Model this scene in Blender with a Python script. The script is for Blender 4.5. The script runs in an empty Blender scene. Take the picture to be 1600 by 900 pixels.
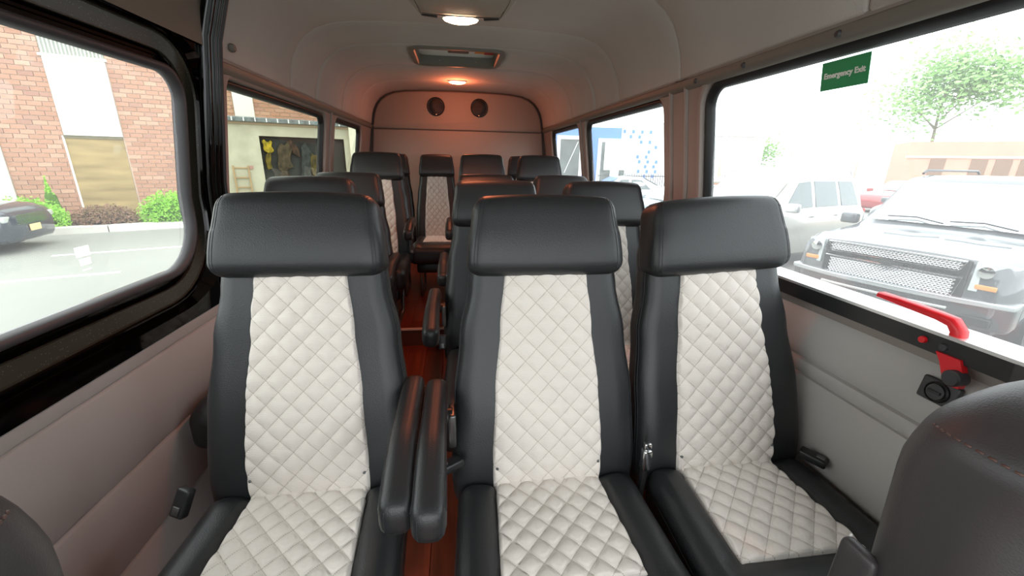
import bpy, bmesh, math, random
from mathutils import Vector, Matrix
R = math.radians
random.seed(7)
sc = bpy.context.scene
COL = sc.collection
# ------------------------------------------------------------------ camera, sky, exposure
cam_d = bpy.data.cameras.new('camera'); cam = bpy.data.objects.new('camera', cam_d); COL.objects.link(cam)
cam_d.sensor_width = 36.0; cam_d.lens = 638.0 / 1600 * 36; cam_d.clip_start = .02; cam_d.clip_end = 400
_D = Vector((-40, 2050, 638)).normalized()
_Y = Vector((-88, -200, 638)); _Y = (_Y - _D * _Y.dot(_D)).normalized(); _X = _D.cross(_Y)
CR = Matrix((_X, _Y, -_D)) @ Matrix(((1, 0, 0), (0, -1, 0), (0, 0, -1)))
cam.matrix_world = Matrix.Translation((0, 0, 1.30)) @ CR.to_4x4()
sc.camera = cam
sc.view_settings.view_transform = 'Standard'; sc.view_settings.look = 'None'
sc.view_settings.exposure = 0.3; sc.view_settings.gamma = 1.0
w = bpy.data.worlds.new('world'); sc.world = w; w.use_nodes = True
w.node_tree.nodes['Background'].inputs[0].default_value = (.93, .97, 1, 1)
w.node_tree.nodes['Background'].inputs[1].default_value = 3.2
sc.cycles.max_bounces = 10; sc.cycles.diffuse_bounces = 6; sc.cycles.glossy_bounces = 4
sc.cycles.transparent_max_bounces = 12; sc.cycles.sample_clamp_indirect = 6
LAMP_COL = (1.0, .21, .08)
LAMP_POWER = 14.5

# ------------------------------------------------------------------ helpers
def mat(name, col=(.5, .5, .5), rough=.6, metal=0, spec=.5, bump=None, emis=None, coat=0, var=None, sheen=0):
    """bump=(scale, strength, kind); var=(scale, amount)"""
    m = bpy.data.materials.new(name); m.use_nodes = True; nt = m.node_tree; b = nt.nodes['Principled BSDF']
    b.inputs['Base Color'].default_value = (*col, 1); b.inputs['Roughness'].default_value = rough
    b.inputs['Metallic'].default_value = metal; b.inputs['Specular IOR Level'].default_value = spec
    b.inputs['Coat Weight'].default_value = coat; b.inputs['Sheen Weight'].default_value = sheen
    if emis:
        b.inputs['Emission Color'].default_value = (*emis[0], 1); b.inputs['Emission Strength'].default_value = emis[1]
    tc = nt.nodes.new('ShaderNodeTexCoord')
    if bump:
        if bump[2] == 'noise':
            t = nt.nodes.new('ShaderNodeTexNoise'); t.inputs['Detail'].default_value = 3
            out = t.outputs['Fac']
        else:
            t = nt.nodes.new('ShaderNodeTexVoronoi'); out = t.outputs['Distance']
        t.inputs['Scale'].default_value = bump[0]
        nt.links.new(tc.outputs['Object'], t.inputs['Vector'])
        bp = nt.nodes.new('ShaderNodeBump'); bp.inputs['Strength'].default_value = bump[1]; bp.inputs['Distance'].default_value = .004
        nt.links.new(out, bp.inputs['Height']); nt.links.new(bp.outputs[0], b.inputs['Normal'])
    if var:
        t = nt.nodes.new('ShaderNodeTexNoise'); t.inputs['Scale'].default_value = var[0]; t.inputs['Detail'].default_value = 4
        nt.links.new(tc.outputs['Object'], t.inputs['Vector'])
        mr = nt.nodes.new('ShaderNodeMapRange'); mr.inputs[1].default_value = .3; mr.inputs[2].default_value = .7
        mr.inputs[3].default_value = 1 - var[1]; mr.inputs[4].default_value = 1 + var[1]
        nt.links.new(t.outputs['Fac'], mr.inputs[0])
        mx = nt.nodes.new('ShaderNodeVectorMath'); mx.operation = 'SCALE'; mx.inputs[0].default_value = col
        nt.links.new(mr.outputs[0], mx.inputs['Scale']); nt.links.new(mx.outputs[0], b.inputs['Base Color'])
    return m

def glass_mat(name, tint, refl=.08, haze=0.0):
    m = bpy.data.materials.new(name); m.use_nodes = True; nt = m.node_tree; nt.nodes.clear()
    o = nt.nodes.new('ShaderNodeOutputMaterial'); t = nt.nodes.new('ShaderNodeBsdfTransparent'); t.inputs[0].default_value = (*tint, 1)
    g = nt.nodes.new('ShaderNodeBsdfGlossy'); g.inputs['Roughness'].default_value = .0
    lw_ = nt.nodes.new('ShaderNodeLayerWeight'); pw = nt.nodes.new('ShaderNodeMath'); pw.operation = 'POWER'; pw.inputs[1].default_value = 5
    nt.links.new(lw_.outputs['Facing'], pw.inputs[0]); lw_.inputs[0].default_value = .5
    fr = nt.nodes.new('ShaderNodeMath'); fr.operation = 'MULTIPLY_ADD'; fr.inputs[1].default_value = .9; fr.inputs[2].default_value = .045
    nt.links.new(pw.outputs[0], fr.inputs[0])
    mx = nt.nodes.new('ShaderNodeMixShader'); nt.links.new(fr.outputs[0], mx.inputs[0])
    nt.links.new(t.outputs[0], mx.inputs[1]); nt.links.new(g.outputs[0], mx.inputs[2])
    last = mx
    if haze:
        tr = nt.nodes.new('ShaderNodeBsdfTranslucent'); tr.inputs[0].default_value = (1, 1, 1, 1)
        m2 = nt.nodes.new('ShaderNodeMixShader'); m2.inputs[0].default_value = haze
        nt.links.new(mx.outputs[0], m2.inputs[1]); nt.links.new(tr.outputs[0], m2.inputs[2]); last = m2
    nt.links.new(last.outputs[0], o.inputs[0])
    return m

def quilt_mat(name, col):
    m = mat(name, col, .8, spec=.3, sheen=.1); nt = m.node_tree; b = nt.nodes['Principled BSDF']
    at = nt.nodes.new('ShaderNodeAttribute'); at.attribute_name = 'stitch'
    sp = nt.nodes.new('ShaderNodeSeparateXYZ'); nt.links.new(at.outputs['Vector'], sp.inputs[0])
    def mth(op, a, b=None, c=None):
        n_ = nt.nodes.new('ShaderNodeMath'); n_.operation = op
        for i, v in enumerate((a, b, c)):
            if v is None: continue
            if hasattr(v, 'links'): nt.links.new(v, n_.inputs[i])
            else: n_.inputs[i].default_value = v
        return n_.outputs[0]
    def line(u, v):
        d = mth('PINGPONG', u, .5)                      # distance to the nearest stitch line
        on = mth('LESS_THAN', d, .022)
        dash = mth('GREATER_THAN', mth('FRACT', mth('MULTIPLY', v, 11.0)), .32)
        return mth('MULTIPLY', on, dash)
    th = mth('MAXIMUM', line(sp.outputs[0], sp.outputs[1]), line(sp.outputs[1], sp.outputs[0]))
    mx = nt.nodes.new('ShaderNodeMix'); mx.data_type = 'RGBA'; mx.inputs[6].default_value = (*col, 1); mx.inputs[7].default_value = (col[0] * .62, col[1] * .60, col[2] * .56, 1)
    nt.links.new(th, mx.inputs[0]); nt.links.new(mx.outputs[2], b.inputs['Base Color'])
    tc = nt.nodes.new('ShaderNodeTexCoord'); wv = nt.nodes.new('ShaderNodeTexWave'); wv.bands_direction = 'Z'
    wv.inputs['Scale'].default_value = 75; wv.inputs['Distortion'].default_value = 2; wv.inputs['Detail'].default_value = 1; wv.inputs['Detail Scale'].default_value = 8
    nt.links.new(tc.outputs['Object'], wv.inputs['Vector'])
    bp = nt.nodes.new('ShaderNodeBump'); bp.inputs['Strength'].default_value = .35; bp.inputs['Distance'].default_value = .0015
    nt.links.new(wv.outputs['Fac'], bp.inputs['Height']); nt.links.new(bp.outputs[0], b.inputs['Normal'])
    return m

def random_mat(name, cols, rough=.8, island=False, grain=None, bump=None, spec=.3):
    """colour picked per object (or per island) from a ramp of the thing's own colours"""
    m = mat(name, cols[0], rough, spec=spec, bump=bump); nt = m.node_tree; b = nt.nodes['Principled BSDF']
    if island: s = nt.nodes.new('ShaderNodeNewGeometry').outputs['Random Per Island']
    else: s = nt.nodes.new('ShaderNodeObjectInfo').outputs['Random']
    cr = nt.nodes.new('ShaderNodeValToRGB'); e = cr.color_ramp.elements
    e[0].color = (*cols[0], 1); e[1].color = (*cols[-1], 1)
    for i, c in enumerate(cols[1:-1]):
        k = e.new((i + 1) / (len(cols) - 1)); k.color = (*c, 1)
    nt.links.new(s, cr.inputs[0]); out = cr.outputs[0]
    if grain:
        tc = nt.nodes.new('ShaderNodeTexCoord'); mp = nt.nodes.new('ShaderNodeMapping'); mp.inputs['Scale'].default_value = grain
        t = nt.nodes.new('ShaderNodeTexNoise'); t.inputs['Scale'].default_value = 1; t.inputs['Detail'].default_value = 6
        nt.links.new(tc.outputs['Object'], mp.inputs[0]); nt.links.new(mp.outputs[0], t.inputs['Vector'])
        mr = nt.nodes.new('ShaderNodeMapRange'); mr.inputs[1].default_value = .3; mr.inputs[2].default_value = .7
        mr.inputs[3].default_value = .6; mr.inputs[4].default_value = 1.25; nt.links.new(t.outputs['Fac'], mr.inputs[0])
        v = nt.nodes.new('ShaderNodeVectorMath'); v.operation = 'SCALE'; nt.links.new(out, v.inputs[0]); nt.links.new(mr.outputs[0], v.inputs['Scale']); out = v.outputs[0]
    nt.links.new(out, b.inputs['Base Color'])
    return m

class MB:
    def __init__(s): s.v = []; s.f = []; s.attr = []
    def add(s, vs, fs):
        n = len(s.v); s.v += [tuple(p) for p in vs]; s.f += [tuple(i + n for i in f) for f in fs]; return s
    def box(s, x0, x1, y0, y1, z0, z1):
        return s.add([(x0, y0, z0), (x1, y0, z0), (x1, y1, z0), (x0, y1, z0), (x0, y0, z1), (x1, y0, z1), (x1, y1, z1), (x0, y1, z1)],
                     [(0, 3, 2, 1), (4, 5, 6, 7), (0, 1, 5, 4), (1, 2, 6, 5), (2, 3, 7, 6), (3, 0, 4, 7)])
    def tube(s, pts, r, n=8, closed=False, caps=True):
        pts = [Vector(p) for p in pts]; k = len(pts); rings = []
        up = None
        for i, p in enumerate(pts):
            a = pts[(i - 1) % k] if (closed or i > 0) else p; b = pts[(i + 1) % k] if (closed or i < k - 1) else p
            t = (b - a).normalized()
            if up is None:
                up = t.orthogonal().normalized()
            up = (up - t * up.dot(t)).normalized(); q = t.cross(up)
            rr = r[i] if isinstance(r, (list, tuple)) else r
            rings.append([p + (up * math.cos(2 * math.pi * j / n) + q * math.sin(2 * math.pi * j / n)) * rr for j in range(n)])
        vs = [v for g in rings for v in g]; fs = []
        for i in range(k if closed else k - 1):
            for j in range(n):
                a = i * n + j; b = i * n + (j + 1) % n; c = ((i + 1) % k) * n + (j + 1) % n; d = ((i + 1) % k) * n + j
                fs.append((a, b, c, d))
        if caps and not closed:
            fs.append(tuple(range(n))[::-1]); fs.append(tuple((k - 1) * n + j for j in range(n)))
        return s.add(vs, fs)
    def lathe(s, prof, c=(0, 0, 0), ax='Z', n=24, sx=1, sy=1):
        """prof: (r, h) list around an axis"""
        vs = []; fs = []
        for r, h in prof:
            for j in range(n):
                a = 2 * math.pi * j / n; u, v = r * math.cos(a) * sx, r * math.sin(a) * sy
                p = {'Z': (u, v, h), 'Y': (u, h, v), 'X': (h, u, v)}[ax]; vs.append((p[0] + c[0], p[1] + c[1], p[2] + c[2]))
        for i in range(len(prof) - 1):
            for j in range(n): fs.append((i * n + j, i * n + (j + 1) % n, (i + 1) * n + (j + 1) % n, (i + 1) * n + j))
        fs.append(tuple(range(n))[::-1]); fs.append(tuple((len(prof) - 1) * n + j for j in range(n)))
        return s.add(vs, fs)
    def prism(s, poly, h0, h1, ax='Z'):
        n = len(poly); vs = []
        for h in (h0, h1):
            for u, v in poly: vs.append({'Z': (u, v, h), 'Y': (u, h, v), 'X': (h, u, v)}[ax])
        return s.add(vs, [tuple(range(n))[::-1], tuple(range(n, 2 * n))] + [(i, (i + 1) % n, (i + 1) % n + n, i + n) for i in range(n)])
    def rbox(s, hx, hy, hz, r, c=(0, 0, 0), n=(8, 4, 8), warp=None, k=3):
        P = rmap(hx, hy, hz, r, c, warp)
        def lin(h, m):
            # fine steps in the rounding, even steps between
            e = [-h + r * (1 - math.cos(math.pi / 2 * i / k)) * 1.0 for i in range(k)]
            mid = [-(h - r) + 2 * (h - r) * i / m for i in range(m + 1)]
            return e + mid + [-q for q in e[::-1]]
        X, Y, Z = lin(hx, n[0]), lin(hy, n[1]), lin(hz, n[2]); idx = {}; vs = []; fs = []
        def vi(a, b, d):
            if (a, b, d) not in idx: idx[(a, b, d)] = len(vs); vs.append(P(X[a], Y[b], Z[d]))
            return idx[(a, b, d)]
        nx, ny, nz = len(X) - 1, len(Y) - 1, len(Z) - 1
        for i in range(nx):
            for j in range(nz):
                fs.append((vi(i, 0, j), vi(i + 1, 0, j), vi(i + 1, 0, j + 1), vi(i, 0, j + 1)))
                fs.append((vi(i, ny, j), vi(i, ny, j + 1), vi(i + 1, ny, j + 1), vi(i + 1, ny, j)))
        for i in range(ny):
            for j in range(nz):
                fs.append((vi(0, i, j), vi(0, i, j + 1), vi(0, i + 1, j + 1), vi(0, i + 1, j)))
                fs.append((vi(nx, i, j), vi(nx, i + 1, j), vi(nx, i + 1, j + 1), vi(nx, i, j + 1)))
        for i in range(nx):
            for j in range(ny):
                fs.append((vi(i, j, 0), vi(i, j + 1, 0), vi(i + 1, j + 1, 0), vi(i + 1, j, 0)))
                fs.append((vi(i, j, nz), vi(i + 1, j, nz), vi(i + 1, j + 1, nz), vi(i, j + 1, nz)))
        return s.add(vs, fs)
    def build(s, name, m, parent=None, loc=None, rot=None, smooth=35, attr=None):
        me = bpy.data.meshes.new(name); me.from_pydata(s.v, [], s.f); me.update()
        if m: me.materials.append(m)
        if smooth:
            me.shade_smooth()
            if smooth < 180: me.set_sharp_from_angle(angle=R(smooth))
        if attr:
            a = me.attributes.new('stitch', 'FLOAT_VECTOR', 'POINT'); a.data.foreach_set('vector', [c for t in s.attr for c in t])
        return link(name, me, parent, loc, rot)

def rmap(hx, hy, hz, r, c=(0, 0, 0), warp=None):
    def P(x, y, z):
        q = Vector((max(-hx + r, min(hx - r, x)), max(-hy + r, min(hy - r, y)), max(-hz + r, min(hz - r, z))))
        d = Vector((x, y, z)) - q
        if d.length > 1e-9: q = q + d.normalized() * r
        q += Vector(c)
        return tuple(warp(*q)) if warp else tuple(q)
    return P

def link(name, data, parent=None, loc=None, rot=None):
    o = bpy.data.objects.new(name, data); COL.objects.link(o)
    if parent: o.parent = parent
    if loc: o.location = loc
    if rot: o.rotation_euler = rot
    return o

def thing(name, label, cat, loc=(0, 0, 0), rot=(0, 0, 0), group=None):
    o = link(name, None, None, loc, rot); o.empty_display_size = .1
    return tag(o, label, cat, group)
def tag(o, label, cat, group=None):
    o['label'] = label; o['category'] = cat
    if group: o['group'] = group
    return o
def struct(o, label=None):
    o['kind'] = 'structure'
    if label: o['label'] = label
    return o
def sempty(name, label=None, loc=(0, 0, 0), rot=(0, 0, 0)):
    return struct(link(name, None, None, loc, rot), label)
def stuff(o): o['kind'] = 'stuff'; return o
def lerp(a, b, t): return a + (b - a) * t
def interp(tab, x):
    if x <= tab[0][0]: return tab[0][1]
    for (a, va), (b, vb) in zip(tab, tab[1:]):
        if x <= b: t = (x - a) / (b - a); t = t * t * (3 - 2 * t); return lerp(va, vb, t)
    return tab[-1][1]
def lin_tab(tab, x):
    if x <= tab[0][0]: return tab[0][1]
    for (a, va), (b, vb) in zip(tab, tab[1:]):
        if x <= b: return lerp(va, vb, (x - a) / (b - a))
    return tab[-1][1]
def smooth(a, b, x):
    t = max(0, min(1, (x - a) / (b - a))); return t * t * (3 - 2 * t)

# ------------------------------------------------------------------ materials
M = {}
M['leather'] = mat('black_leather', (.017, .018, .019), .40, spec=.5, bump=(380, .12, 'voronoi'))
M['leather_old'] = mat('worn_black_leather', (.040, .035, .036), .46, spec=.5, bump=(420, .09, 'voronoi'))
M['thread'] = mat('dark_thread', (.018, .018, .02), .6)
M['red_thread'] = mat('brown_thread', (.10, .05, .04), .6)
M['quilt'] = quilt_mat('quilted_fabric', (.73, .672, .612))
M['headliner'] = mat('headliner_fabric', (.50, .455, .42), .95, spec=.2, bump=(260, .25, 'noise'), var=(3, .04))
M['panel'] = mat('taupe_plastic', (.47, .44, .415), .62, spec=.35, bump=(500, .12, 'noise'))
M['pillar'] = mat('taupe_pillar_plastic', (.29, .245, .22), .6, spec=.35, bump=(500, .1, 'noise'))
M['backwall'] = mat('taupe_vinyl', (.33, .26, .22), .6, spec=.35, bump=(300, .1, 'noise'))
M['door_top'] = mat('brown_door_board', (.19, .15, .12), .8, bump=(300, .1, 'noise'))
M['crease'] = mat('panel_joint', (.09, .08, .072), .7)
M['gloss'] = mat('gloss_black_paint', (.002, .002, .002), .05, spec=.35)
M['rubber'] = mat('black_rubber', (.012, .012, .013), .38)
M['plastic'] = mat('black_plastic', (.014, .014, .015), .35)
M['darkgrey'] = mat('dark_grey_plastic', (.045, .042, .045), .5)
M['chrome'] = mat('chrome', (.75, .75, .75), .12, metal=1)
M['steel'] = mat('dark_steel', (.16, .16, .16), .35, metal=.9)
M['alu'] = mat('brushed_aluminium', (.75, .75, .74), .32, metal=.85)
M['red'] = mat('red_plastic', (.75, .012, .02), .35)
M['white_plastic'] = mat('white_plastic', (.72, .70, .66), .5)
M['grey_plastic'] = mat('grey_plastic', (.17, .155, .13), .5)
M['beige_plastic'] = mat('beige_grey_plastic', (.36, .33, .27), .5, bump=(400, .08, 'noise'))
M['wood'] = random_mat('cherry_floor_board', [(.19, .034, .014), (.26, .052, .022), (.22, .042, .018), (.30, .068, .03)], .3, grain=(30, 2.2, 30), spec=.5)
M['green'] = mat('green_sticker', (.02, .30, .11), .5)
M['white_ink'] = mat('white_ink', (.85, .85, .80), .5)
M['orange'] = mat('orange_sticker', (.85, .25, .02), .5)
M['red_sticker'] = mat('red_sticker', (.6, .02, .01), .5)
M['lens'] = mat('lamp_lens', (.9, .8, .7), .4, emis=((1, .62, .38), 14))
M['glass_l'] = glass_mat('side_glass', (.93, .96, .92), haze=.05)  # slight white haze mixed into the pane to pale the view outside
M['glass_t'] = glass_mat('tinted_glass', (.66, .70, .60))
M['glass_r'] = glass_mat('veiled_glass', (.90, .94, .94), haze=.10)  # translucent white mixed in as a veil that imitates the washed-out daylight view
def flake():
    m = mat('flaked_black_paint', (.02, .019, .014), .3, spec=.5); nt = m.node_tree; b = nt.nodes['Principled BSDF']
    tc = nt.nodes.new('ShaderNodeTexCoord'); v = nt.nodes.new('ShaderNodeTexVoronoi'); v.inputs['Scale'].default_value = 130
    nt.links.new(tc.outputs['Object'], v.inputs['Vector'])
    lt = nt.nodes.new('ShaderNodeMath'); lt.operation = 'LESS_THAN'; lt.inputs[1].default_value = .13; nt.links.new(v.outputs['Distance'], lt.inputs[0])
    mx = nt.nodes.new('ShaderNodeMix'); mx.data_type = 'RGBA'; mx.inputs[6].default_value = (.045, .042, .03, 1); mx.inputs[7].default_value = (.30, .28, .22, 1)
    nt.links.new(lt.outputs[0], mx.inputs[0]); nt.links.new(mx.outputs[2], b.inputs['Base Color']); return m
M['flake'] = flake()

# ------------------------------------------------------------------ the van shell
X0 = .05; Y_FRONT = -1.0; Y_BACK = 4.8; ZF = 0.0; Z_STEP = .13; Y_STEP = 2.79
def half(z): return 1.0 if z <= 1.15 else 1.0 - .145 * (z - 1.15)
def wx(side, z, out=0.0): return X0 + side * (half(z) + out)

def rr_loop(ya, yb, za, zb, rad, d, nst=6, nc=8):
    """rounded rectangle grown by d; rad = (lower rear, upper rear, upper front, lower front); yields (y, z, kind, centre, dir)"""
    cs = [(yb - rad[0], za + rad[0], -90, rad[0]), (yb - rad[1], zb - rad[1], 0, rad[1]),
          (ya + rad[2], zb - rad[2], 90, rad[2]), (ya + rad[3], za + rad[3], 180, rad[3])]
    out = []
    for i, (cy, cz, a0, r) in enumerate(cs):
        for j in range(nc + 1):
            a = R(a0 + 90 * j / nc); u = (math.cos(a), math.sin(a))
            out.append((cy + u[0] * (r + d), cz + u[1] * (r + d), (cy, cz), u, j == nc // 2))
        n = cs[(i + 1) % 4]
        a = R(a0 + 90); u = (math.cos(a), math.sin(a))
        p = (cy + u[0] * r, cz + u[1] * r); q = (n[0] + u[0] * n[3], n[1] + u[1] * n[3])
        for j in range(1, nst):
            t = j / nst; b = (lerp(p[0], q[0], t), lerp(p[1], q[1], t))
            out.append((b[0] + u[0] * d, b[1] + u[1] * d, b, u, False))
    return out
def to_rect(pt, rect):
    y0, y1, z0, z1 = rect; _, _, (cy, cz), (u, v), corner = pt
    ts = []
    if u > 1e-6: ts.append((y1 - cy) / u)
    if u < -1e-6: ts.append((y0 - cy) / u)
    if v > 1e-6: ts.append((z1 - cz) / v)
    if v < -1e-6: ts.append((z0 - cz) / v)
    if corner: return (y1 if u > 0 else y0, z1 if v > 0 else z0)
    t = min(ts); return (cy + u * t, cz + v * t)
def window_ring(side, hole, rad, prof, rect=None, rect_out=0.0, mb=None):
    mb = mb or MB(); loops = []
    for d, out in prof:
        loops.append([(wx(side, z, out), y, z) for y, z, *_ in rr_loop(*hole, rad, d)])
    if rect:
        steps = 4; base = rr_loop(*hole, rad, prof[-1][0])
        for s_ in range(1, steps + 1):
            g = []
            for pt in base:
                e = to_rect(pt, rect); y = lerp(pt[0], e[0], s_ / steps); z = lerp(pt[1], e[1], s_ / steps)
                g.append((wx(side, z, rect_out), y, z))
            loops.append(g)
    n = len(loops[0]); vs = [p for l in loops for p in l]; fs = []
    for i in range(len(loops) - 1):
        for j in range(n):
            f = (i * n + j, i * n + (j + 1) % n, (i + 1) * n + (j + 1) % n, (i + 1) * n + j)
            fs.append(f if side < 0 else f[::-1])
    mb.add(vs, fs); return mb
def pane(side, hole, rad, out):
    mb = MB(); l = rr_loop(*hole, rad, .004)
    for z_off in (0, .004):
        mb.add([(wx(side, z, out + z_off), y, z) for y, z, *_ in l], [tuple(range(len(l)))])
        break
    return mb

# --- floor: boards on two levels
floor = sempty('floor', 'dark cherry wood board floor of the van')
def floor_boards(y0, y1, z, name='floor_board'):
    wdt = .118; n = int(1.98 / wdt) + 1; L = 1.25; src = {}
    for i in range(n):
        x = X0 - .99 + i * wdt; y = y0 - (i * .47) % L
        while y < y1:
            a, b = max(y, y0), min(y + L, y1)
            if b - a > .02:
                key = round(b - a, 3)
                if key not in src:
                    src[key] = None
                    mb = MB(); g = .0008; l = b - a; ww = wdt
                    mb.add([(g, g, -.02), (ww - g, g, -.02), (ww - g, l - g, -.02), (g, l - g, -.02),
                            (g, g, -.0015), (ww - g, g, -.0015), (ww - g, l - g, -.0015), (g, l - g, -.0015),
                            (g * 2.5, g * 2.5, 0), (ww - g * 2.5, g * 2.5, 0), (ww - g * 2.5, l - g * 2.5, 0), (g * 2.5, l - g * 2.5, 0)],
                           [(0, 3, 2, 1), (8, 9, 10, 11)] + [(k, (k + 1) % 4, (k + 1) % 4 + 4, k + 4) for k in range(4)] + [(k + 4, (k + 1) % 4 + 4, (k + 1) % 4 + 8, k + 8) for k in range(4)])
                    o = mb.build(name, M['wood'], floor, (x, a, z), smooth=0); src[key] = o.data
                else:
                    o = link(name, src[key], floor, (x, a, z))
            y += L
floor_boards(-.8, Y_STEP, 0.0); floor_boards(Y_STEP, Y_BACK, Z_STEP)
MB().box(-.95, 1.05, -1.0, Y_STEP, -.09, -.021).build('floor_slab', M['crease'], floor)
MB().box(-.95, 1.05, Y_STEP + .012, Y_BACK, -.09, Z_STEP - .021).build('floor_slab', M['crease'], floor)
tr = MB().box(-.95, 1.05, Y_STEP, Y_STEP + .011, 0, Z_STEP - .022).build('trim_1', random_mat('riser_board', [(.10, .02, .01), (.12, .03, .015)], .4)); struct(tr, 'dark wood riser below the rear floor step')
tr = MB().rbox(.98, .014, .006, .004, (X0, Y_STEP + .004, Z_STEP - .002), n=(2, 2, 1)).build('trim_2', mat('step_nosing', (.85, .62, .52), .35)); struct(tr, 'pale metal nosing along the floor step')

# --- walls
wr = sempty('wall_right', 'taupe right side wall of the van')
wl = sempty('wall_left', 'taupe left side wall of the van')
def lower_panel(side, prof, y0, y1, parent, name='lower_panel', m='panel', n=24):
    """prof: (out offset from half, z) from top to bottom, extruded along y as a solid skin"""
    mb = MB(); rows = []
    for k in range(n + 1):
        y = lerp(y0, y1, k / n); rows.append([(X0 + side * (1.0 + o), y, z) for o, z in prof])
    m_ = len(prof); vs = [p for r in rows for p in r]
    fs = []
    for k in range(n):
        for j in range(m_ - 1):
            f = (k * m_ + j, k * m_ + j + 1, (k + 1) * m_ + j + 1, (k + 1) * m_ + j); fs.append(f if side > 0 else f[::-1])
    mb.add(vs, fs)
    return mb.build(name, M[m], parent, smooth=40)
rp = [(.07, .915), (.055, .912), (.02, .905), (.0, .885), (-.012, .84), (-.018, .79), (-.02, .762), (-.016, .752), (-.006, .748), (-.006, .742), (-.016, .738), (-.019, .730),
      (-.019, .708), (-.016, .702), (-.010, .700), (-.010, .696), (-.017, .694), (-.02, .688), (-.02, .45), (-.012, .44), (-.012, .435), (-.02, .425), (-.02, 0)]
lower_panel(1, rp, Y_FRONT, Y_BACK, wr)
lp = [(.05, .735), (.012, .733), (.004, .728), (.002, .696), (.004, .692), (.010, .689), (.004, .686), (.0, .680), (-.004, .43), (.0, .424), (.007, .420), (.0, .416), (-.004, .41),
      (-.004, .185), (.0, .179), (.007, .175), (.0, .171), (-.004, .165), (-.004, 0)]
lower_panel(-1, lp, Y_FRONT, 1.84, wl)
lower_panel(-1, rp, 1.84, Y_BACK, wl)

# window sections: (side, hole(ya,yb,za,zb), rect, rear/first?)
def plain_window(num, side, hole, rect, rad, glass, parent, label, dark_rim=True, m='pillar'):
    win = sempty('window_%d' % num, label)
    inner = [(.028, .02), (.031, .004), (.036, -.002), (.05, -.004), (.062, -.002), (.068, .0)]
    window_ring(side, hole, rad, inner, rect, 0.0).build('pillar_panel', M[m], parent, smooth=40)
    window_ring(side, hole, rad, [(.0, .045), (-.004, .038), (0, .028), (.008, .018), (.016, .012), (.022, .012), (.028, .02)]).build('rubber_seal', M['rubber'], win, smooth=60)
    pane(side, hole, rad, .042).build('pane', glass, win, smooth=0)
    return win
ZB = .912; ZT = 1.655
r3 = (.05, .05, .05, .05)
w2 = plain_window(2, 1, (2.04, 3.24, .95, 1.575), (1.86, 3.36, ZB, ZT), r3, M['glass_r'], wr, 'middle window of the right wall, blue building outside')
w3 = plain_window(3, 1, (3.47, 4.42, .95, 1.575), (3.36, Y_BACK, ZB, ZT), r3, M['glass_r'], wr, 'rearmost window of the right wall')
w4 = plain_window(4, -1, (1.94, 3.19, .95, 1.56), (1.84, 3.32, ZB, ZT), (.05, .05, .012, .012), M['glass_t'], wl, 'middle window of the left wall, dark shop bay outside')
w5 = plain_window(5, -1, (3.47, 4.33, .95, 1.56), (3.32, Y_BACK, ZB, ZT), r3, M['glass_t'], wl, 'rearmost window of the left wall')
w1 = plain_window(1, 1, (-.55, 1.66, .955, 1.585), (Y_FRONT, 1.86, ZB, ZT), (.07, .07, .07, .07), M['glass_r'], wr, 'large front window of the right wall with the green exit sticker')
# upright ribs on the pillars
for side, y, p in ((1, 1.80, wr), (1, 1.93, wr), (1, 3.355, wr), (-1, 3.32, wl)):
    mb = MB(); pts = [(wx(side, z, -.002), y, z) for z in (.93, 1.1, 1.25, 1.4, 1.55, 1.64)]; mb.tube(pts, .012, 8); mb.build('pillar_rib', M['pillar'], p)
# top rail with snap covers along the right wall
for y0, y1, side, par in ((Y_FRONT, Y_BACK, 1, wr), (1.84, Y_BACK, -1, wl)):
    mb = MB(); pr = [(.0, 1.600), (-.012, 1.606), (-.016, 1.622), (-.012, 1.638), (.0, 1.645), (.03, 1.66)]
    n = 20; vs = []
    for k in range(n + 1):
        y = lerp(y0, y1, k / n); vs += [(wx(side, z, o), y, z) for o, z in pr]
    m_ = len(pr); fs = []
    for k in range(n):
        for j in range(m_ - 1):
            f = (k * m_ + j, (k + 1) * m_ + j, (k + 1) * m_ + j + 1, k * m_ + j + 1); fs.append(f if side > 0 else f[::-1])
    mb.add(vs, fs).build('top_rail', M['grey_plastic'], par, smooth=50)
for y in (.42, .72, 1.06, 1.42, 1.71):
    z = 1.622
    MB().lathe([(.0, -.022), (.006, -.022), (.009, -.018), (.010, -.01), (.010, .004)], (wx(1, z), y, z), 'X', 14).build('snap_cover', M['darkgrey'], wr)
# black slider rail below the right front window
rail = sempty('trim_3', 'black rail with a shiny top below the right front window')
MB().box(1.012, 1.10, .50, 1.70, .921, .961).build('rail_body', M['plastic'], rail, smooth=0)
MB().box(1.010, 1.10, .50, 1.70, .9615, .969).build('rail_cap', M['alu'], rail, smooth=0)
MB().rbox(.036, .03, .026, .006, (1.046, .52, .942), n=(2, 2, 2)).build('rail_end', M['darkgrey'], rail)

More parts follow.
